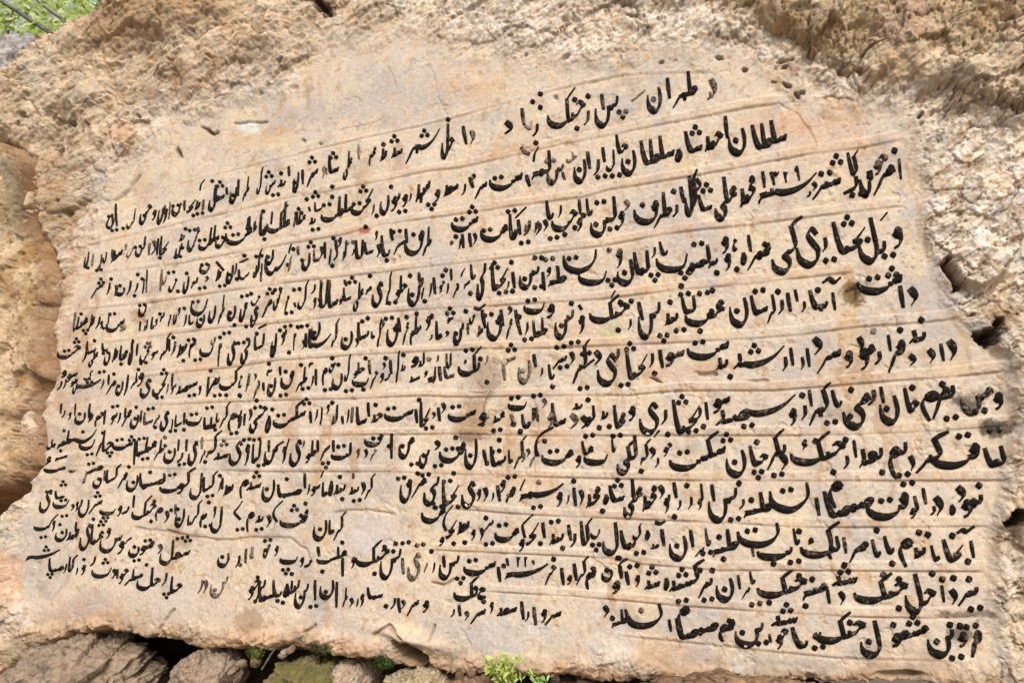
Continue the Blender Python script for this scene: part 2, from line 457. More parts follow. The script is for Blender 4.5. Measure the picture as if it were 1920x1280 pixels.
# a beard of single holes and cracks
PITS = [(612, 20, 12, 22, -50, .22), (596, 6, 18, 9, 10, .12), (335, 285, 5, 11, -18, .14), (1852, 630, 26, 17, -15, .16), (1868, 610, 10, 14, 20, .14), (1900, 972, 26, 17, -20, .40),
        (1597, 553, 16, 22, 30, .025), (1478, 162, 9, 5, 20, .06), (1494, 178, 8, 5, 50, .06), (1504, 172, 7, 4, 0, .05), (1452, 155, 8, 4, 10, .05), (1472, 128, 6, 4, 0, .05), (1398, 130, 6, 5, 0, .05),
        (1347, 110, 10, 4, 5, .05), (1725, 220, 10, 4, -40, .06), (776, 1228, 38, 19, 36, .60), (746, 1207, 12, 12, 0, .30), (1043, 183, 6, 6, 0, .02), (570, 264, 7, 5, 0, .03),
        (268, 223, 4, 4, 0, .05), (392, 247, 10, 4, 35, .05), (116, 283, 8, 14, -25, .10), (150, 240, 9, 6, 0, .06), (60, 225, 9, 7, 0, .06), (50, 240, 6, 6, 0, .06),
        (180, 250, 5, 12, -15, .06), (1000, 90, 8, 3, -25, .03), (985, 105, 6, 3, -30, .03), (1060, 112, 18, 4, -35, .03), (1420, 715, 30, 5, 3, .012), (1325, 702, 26, 6, 5, .02), (1230, 712, 16, 3, 22, .03),
        (1240, 118, 8, 5, 0, .04), (1190, 36, 20, 3, 5, .03), (600, 270, 6, 4, 0, .02), (930, 690, 18, 26, 0, .006), (265, 600, 10, 12, 0, .012), (1690, 1264, 60, 8, 0, .05), (1350, 1268, 40, 7, -5, .05)]
pit_shade = np.zeros_like(H)
for (x, y, rx, ry, an, dp) in PITS:
    r = max(rx, ry) * 1.8
    i0 = max(int((y - r + 150) / STEP), 0); i1 = min(int((y + r + 150) / STEP) + 2, NY)
    j0 = max(int((x - r + 170) / STEP), 0); j1 = min(int((x + r + 170) / STEP) + 2, NX)
    dx = qx[i0:i1, j0:j1] * 0.35 + PX[i0:i1, j0:j1] * 0.65 - x; dy = qy[i0:i1, j0:j1] * 0.35 + PY[i0:i1, j0:j1] * 0.65 - y
    c, s_ = math.cos(math.radians(an)), math.sin(math.radians(an))
    e = np.hypot((dx * c + dy * s_) / rx, (-dx * s_ + dy * c) / ry)
    nk = .35 if rx > 30 else 1.0
    e = e + nk * (0.75 * fine[i0:i1, j0:j1] + 0.55 * gritty[i0:i1, j0:j1]) + .05
    H[i0:i1, j0:j1] -= dp * (smooth(1.1, 0.35, e) if dp < .3 else 1.6 * smooth(1.0, 0.82, e))
    pit_shade[i0:i1, j0:j1] = np.maximum(pit_shade[i0:i1, j0:j1], smooth(1.35, 0.8, e) * min(1, dp * 9))
CRACKS = [([(326, 1143), (315, 1158), (300, 1178), (286, 1200)], 2.0, .035), ([(214, 248), (222, 298), (245, 282), (266, 254)], 1.6, .03), ([(1588, 150), (1607, 130), (1622, 112), (1655, 100)], 2.2, .05),
          ([(1568, 142), (1600, 144), (1612, 150)], 2.2, .04), ([(1768, 500), (1776, 512), (1788, 534), (1793, 540)], 4.5, .10), ([(1768, 500), (1780, 487)], 3.0, .06),
          ([(1455, 120), (1470, 118), (1485, 116)], 2, .03), ([(380, 240), (395, 250), (405, 246)], 2.2, .04),
          ([(440, 232), (500, 228)], 1.8, .02), ([(800, 110), (815, 150), (825, 190), (838, 215)], 1.2, .006), ([(730, 125), (742, 160)], 1.2, .005),
          ([(148, 572), (140, 600), (126, 640)], 1.4, .012), ([(215, 375), (232, 362), (262, 330)], 2.0, .02),
          ([(874, 735), (905, 738), (918, 718), (925, 700)], 1.6, .006), ([(1000, 740), (1010, 800), (1000, 850), (1008, 930)], 1.0, .004),
          ([(255, 988), (330, 1000), (400, 1012), (470, 1008), (545, 1008), (575, 1030), (585, 1052)], 2.2, .010), ([(330, 1000), (312, 996)], 3, .02),
          ([(630, 960), (690, 955), (740, 965)], 2.0, .010), ([(810, 1092), (830, 1096), (850, 1085)], 2.2, .02), ([(640, 245), (680, 235), (720, 222)], 1.2, .006),
          ([(700, 1190), (730, 1170), (760, 1195)], 2.0, .03), ([(815, 1172), (808, 1200)], 1.6, .03), ([(570, 1185), (590, 1172)], 2, .025), ([(100, 1120), (125, 1090), (135, 1060)], 1.2, .006),
          ([(1460, 193), (1498, 215), (1520, 245), (1530, 275)], 1.6, .005), ([(1740, 985), (1738, 1010)], 1.4, .006), ([(1040, 380), (1045, 330)], 1.0, .003)]
vein = np.zeros_like(H)
for pts, w, dp in CRACKS:
    Dl = line_dist(np.array(pts), w * 5) + 1.2 * fine
    g = np.exp(-(np.clip(Dl, 0, None) / w) ** 2)
    H -= dp * g
    vein = np.maximum(vein, np.exp(-(np.clip(Dl, 0, None) / (w * 1.8)) ** 2) * min(1, 0.35 + dp * 12))
H -= 1.3 * smooth(-2, 8, s_hole)
LEFTB = [(-200, 250), (-60, 262), (20, 278), (56, 300), (72, 350), (74, 420), (92, 470), (112, 520), (104, 570), (92, 620), (94, 660), (100, 705), (82, 740), (70, 780), (76, 830), (72, 868), (44, 902), (0, 916), (-80, 930), (-200, 950)]
s_left = sd(LEFTB, PX + .7 * wobx, PY + .7 * woby)
seam = np.exp(-((s_left + 4) / 7) ** 2) * (.35 + .65 * smooth(-.3, .2, n0b)) * smooth(960, 860, PY)
H -= 0.08 * seam
# the lower lip turns under and the top edges turn back
inside = np.clip(s_body, 0, None); outside = np.clip(-s_body, 0, None)
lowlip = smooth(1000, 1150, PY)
H -= (0.035 * lowlip + 0.10 * (1 - lowlip)) * np.exp(-inside / (10 + 16 * (1 - lowlip)))
H -= np.minimum(outside * (0.016 * lowlip + 0.02 * (1 - lowlip)), 1.5 + 2.0 * (1 - lowlip))
H += outside.clip(0, 40) / 40 * 0.06 * mid

# ---- stone colours
def mixc(A, B, t):
    return A + (B - A) * t[..., None]
n_a = fbm(WX * 1.4 + 3, WZ * 1.4, 5, 0.55, 71)
n_b = fbm(WX * 2.6, WZ * 2.6 + 9, 6, 0.6, 72)
n_c = fbm(WX * 7, WZ * 7, 5, 0.6, 73)
n_d = fbm(WX * 1.0 + 20, WZ * 3.4, 5, 0.6, 74)
C = np.broadcast_to(alb(222, 204, 182), PX.shape + (3,)).copy()
C = mixc(C, alb(205, 192, 178), smooth(0.02, 0.4, n_a))
C = mixc(C, alb(226, 206, 172), 0.8 * smooth(0.0, 0.45, n_b))
C = mixc(C, alb(204, 168, 130), 0.5 * smooth(0.18, 0.55, n_d) * smooth(-0.2, 0.3, n_c))
C = mixc(C, alb(218, 178, 142), 0.45 * np.clip(fillet, 0, 1) * smooth(-0.25, 0.25, n_d))
C = mixc(C, alb(168, 130, 96), 0.5 * np.clip(cut, 0, 1) * smooth(-0.4, 0.2, n_c))
Cr = np.broadcast_to(alb(215, 193, 163), PX.shape + (3,)).copy()
Cr = mixc(Cr, alb(192, 162, 126), smooth(-0.1, 0.4, n_b))
Cr = mixc(Cr, alb(214, 188, 158), smooth(0.05, 0.4, n_c) * 0.8)
Cr = mixc(Cr, alb(196, 184, 160), 0.7 * smooth(0.05, 0.4, n_a))
C = mixc(C, alb(198, 186, 174), 0.6 * smooth(0.12, 0.42, fbm(WX * 5 + 3, WZ * 5, 4, .6, 75)))
C = mixc(C, alb(236, 218, 192), 0.55 * smooth(0.12, 0.42, fbm(WX * 6, WZ * 6 + 8, 4, .6, 76)))
C = mixc(C, alb(200, 164, 122), 0.6 * smooth(0.14, 0.45, fbm(WX * 12, WZ * 9, 4, .6, 77)))
C = mixc(C, alb(232, 216, 190), 0.45 * flake)
C = mixc(C, alb(190, 146, 96), 0.5 * rim * smooth(-.2, .2, n_c))
C = mixc(C, alb(180, 140, 98), 0.4 * flake2)
rust = smooth(0.14, 0.42, fbm(WX * 9 + 1.5 * n_b, WZ * 1.1, 4, .6, 88)) * smooth(-.1, .3, fbm(WX * 1.2, WZ * 1.2 + 30, 3, .6, 89))
C = mixc(C, alb(186, 148, 108), 0.6 * rust)
C = mixc(C, alb(150, 140, 128), 0.45 * smooth(0.25, 0.5, fbm(WX * 2.4 + 60, WZ * 3.4, 5, .6, 90)))
C = mixc(C, alb(128, 98, 70), .65 * pore)
C = mixc(C, alb(168, 134, 102), .45 * scr)
C = mixc(C, Cr, rcol)
Cw = np.broadcast_to(alb(232, 216, 194), PX.shape + (3,)).copy()
Cw = mixc(Cw, alb(242, 228, 212), smooth(-0.1, 0.3, n_c))
Cw = mixc(Cw, alb(196, 160, 122), 0.75 * smooth(0.12, 0.45, n_b))
Cw = mixc(Cw, alb(176, 144, 108), 0.6 * (crnd2 < 0.18))
Cw = mixc(Cw, alb(168, 134, 98), 0.75 * smooth(0.16, 0.4, fbm(UX * 9, UZ * 16, 4, .65, 78)))
C = mixc(C, Cw, white)
C = mixc(C, alb(138, 104, 70), 0.6 * rcol * (1 - white) * smooth(0.12, 0.42, fbm(UX * 8 + 4, UZ * 15, 4, .65, 79)))
C = mixc(C, alb(120, 90, 62), 0.6 * rough * joint)
C = C * (1 + 0.16 * rough * f2 + 0.16 * rough * f3)[..., None]
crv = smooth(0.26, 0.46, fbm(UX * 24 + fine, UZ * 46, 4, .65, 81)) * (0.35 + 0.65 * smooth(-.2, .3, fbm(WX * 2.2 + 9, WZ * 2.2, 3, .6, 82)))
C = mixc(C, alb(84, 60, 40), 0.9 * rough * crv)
H -= 0.006 * rough * crv
lite = smooth(0.2, 0.42, fbm(UX * 28 + fine + 7, UZ * 44, 4, .65, 83))
C = mixc(C, alb(240, 226, 206), 0.6 * rough * lite * (0.5 + 0.5 * white))
C = mixc(C, mixc(np.broadcast_to(alb(180, 148, 110), C.shape).copy(), alb(146, 120, 90), smooth(-0.1, 0.35, n_c)), 0.85 * hump)
C = mixc(C, alb(150, 112, 76), 0.55 * ledge * smooth(-0.3, 0.2, n_c))
spk = fbm(UX * 40, UZ * 60, 3, 0.75, 18)
C = C * (1 + (0.06 + 0.14 * rough)[..., None] * np.clip(spk, -.8, .8)[..., None])
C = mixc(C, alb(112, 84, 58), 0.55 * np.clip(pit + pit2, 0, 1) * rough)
C = mixc(C, alb(70, 50, 34), 0.75 * pit_shade)  # shade inside the holes, painted on as a dark tone
C = mixc(C, alb(112, 90, 58), 0.7 * seam)  # shade of the recess painted along the seam
C = mixc(C, alb(128, 88, 58), 0.7 * vein)
leftst = smooth(215, 120, PX) * smooth(250, 330, PY) * smooth(1000, 700, PY)
C = mixc(C, alb(176, 128, 82), 0.5 * leftst * smooth(-0.3, 0.3, n_c))
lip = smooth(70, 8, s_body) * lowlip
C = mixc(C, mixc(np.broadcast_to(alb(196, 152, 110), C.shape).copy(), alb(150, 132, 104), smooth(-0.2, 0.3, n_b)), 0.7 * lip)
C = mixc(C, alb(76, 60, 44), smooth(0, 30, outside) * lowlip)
def blot(x, y, rx, ry, col, a, px=qx, py=qy):
    global C
    e = np.hypot((px - x) / rx, (py - y) / ry)
    C = mixc(C, alb(*col), a * smooth(1.15, 0.55, e + 0.8 * n_c + 0.5 * spk))
BLOTS = [(1808, 753, 34, 18, (58, 52, 50), .85), (1868, 802, 34, 20, (70, 60, 40), .9), (1830, 742, 40, 18, (130, 118, 104), .6), (1806, 1188, 26, 18, (60, 54, 50), .7), (1820, 1150, 60, 8, (96, 80, 62), .7),
         (908, 705, 36, 56, (166, 146, 122), .7), (890, 790, 40, 50, (176, 146, 112), .8), (1005, 790, 26, 40, (190, 156, 120), .6), (885, 822, 30, 14, (120, 98, 84), .6), (1000, 700, 24, 22, (178, 158, 138), .5), (1598, 552, 24, 26, (122, 92, 44), .9),
         (1590, 515, 12, 14, (190, 144, 74), .8), (1588, 612, 20, 36, (214, 168, 98), .6), (686, 432, 14, 8, (150, 60, 34), .8), (665, 437, 26, 8, (216, 140, 108), .6), (1555, 244, 90, 60, (216, 166, 126), .45),
         (1470, 228, 90, 26, (214, 150, 110), .4), (245, 255, 26, 30, (214, 158, 110), .6), (270, 365, 20, 40, (214, 166, 120), .5), (120, 400, 26, 60, (150, 128, 92), .5), (520, 245, 34, 14, (206, 150, 84), .55),
         (465, 240, 24, 14, (232, 232, 226), .8), (470, 260, 90, 18, (222, 176, 120), .5), (760, 175, 130, 70, (200, 188, 178), .6), (880, 160, 80, 40, (222, 180, 140), .5), (960, 280, 50, 14, (196, 150, 96), .6),
         (470, 1160, 30, 24, (164, 128, 92), .6), (20, 1080, 24, 60, (220, 140, 80), .5), (950, 1190, 120, 34, (208, 200, 196), .6), (1150, 1210, 60, 40, (214, 204, 190), .6), (1240, 1225, 60, 40, (206, 158, 122), .5),
         (1500, 1240, 200, 20, (214, 202, 190), .5), (1730, 1020, 14, 40, (206, 140, 80), .6), (260, 595, 16, 14, (160, 110, 66), .6), (370, 690, 40, 16, (202, 152, 104), .5), (560, 690, 44, 14, (206, 150, 90), .5),
         (1050, 620, 60, 20, (206, 160, 120), .5), (1150, 620, 24, 16, (196, 196, 140), .4), (1320, 690, 50, 16, (196, 140, 84), .5), (1240, 700, 40, 16, (214, 150, 110), .5), (1900, 990, 30, 26, (110, 88, 66), .7),
         (600, 1000, 40, 26, (200, 160, 110), .4), (1040, 820, 60, 14, (214, 160, 108), .6), (950, 895, 90, 16, (200, 160, 124), .6), (1000, 910, 60, 30, (214, 176, 140), .5), (1860, 560, 40, 40, (210, 180, 140), .4),
         (1880, 590, 40, 26, (150, 112, 66), .6), (1700, 1240, 120, 26, (206, 178, 150), .4), (700, 1010, 70, 40, (214, 204, 200), .5), (300, 1120, 60, 60, (214, 200, 186), .5), (160, 1130, 50, 30, (190, 168, 162), .5)]
for x, y, rx, ry, col, a in BLOTS:
    blot(x, y, rx, ry, col, a * (0.6 if col[0] - col[2] > 60 and col[0] > 185 else 1.0))
C = np.clip(C * np.array([1.0, 1.0, 1.02]), 0.01, 0.9)

idx = np.arange(NY * NX).reshape(NY, NX)
quads = np.stack([idx[:-1, :-1], idx[1:, :-1], idx[1:, 1:], idx[:-1, 1:]], -1).reshape(-1, 4)
V = np.stack([RXX, DIST - H, WZ], -1).reshape(-1, 3)
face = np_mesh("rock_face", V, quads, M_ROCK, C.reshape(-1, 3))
tag(link(face), "broad pale tan limestone face carved with rows of black Persian writing", "rock")

def surf(px, py, off):
    """points on the carved face that show at the picture positions px, py, lifted by off"""
    px = np.asarray(px, float); py = np.asarray(py, float)
    q0, q1 = px.copy(), py.copy()
    for _ in range(4):
        fx = np.clip((q0 + 170) / STEP, 0, NX - 1.001); fy = np.clip((q1 + 150) / STEP, 0, NY - 1.001)
        ix = fx.astype(int); iy = fy.astype(int); tx = fx - ix; ty = fy - iy
        h = (HS[iy, ix] * (1 - tx) + HS[iy, ix + 1] * tx) * (1 - ty) + (HS[iy + 1, ix] * (1 - tx) + HS[iy + 1, ix + 1] * tx) * ty
        x, z = plane_xz(q0, q1)
        dx, dy = project(x, DIST - h, z)
        q0 += px - dx; q1 += py - dy
    return np.stack([x, DIST - h - off, z], -1)
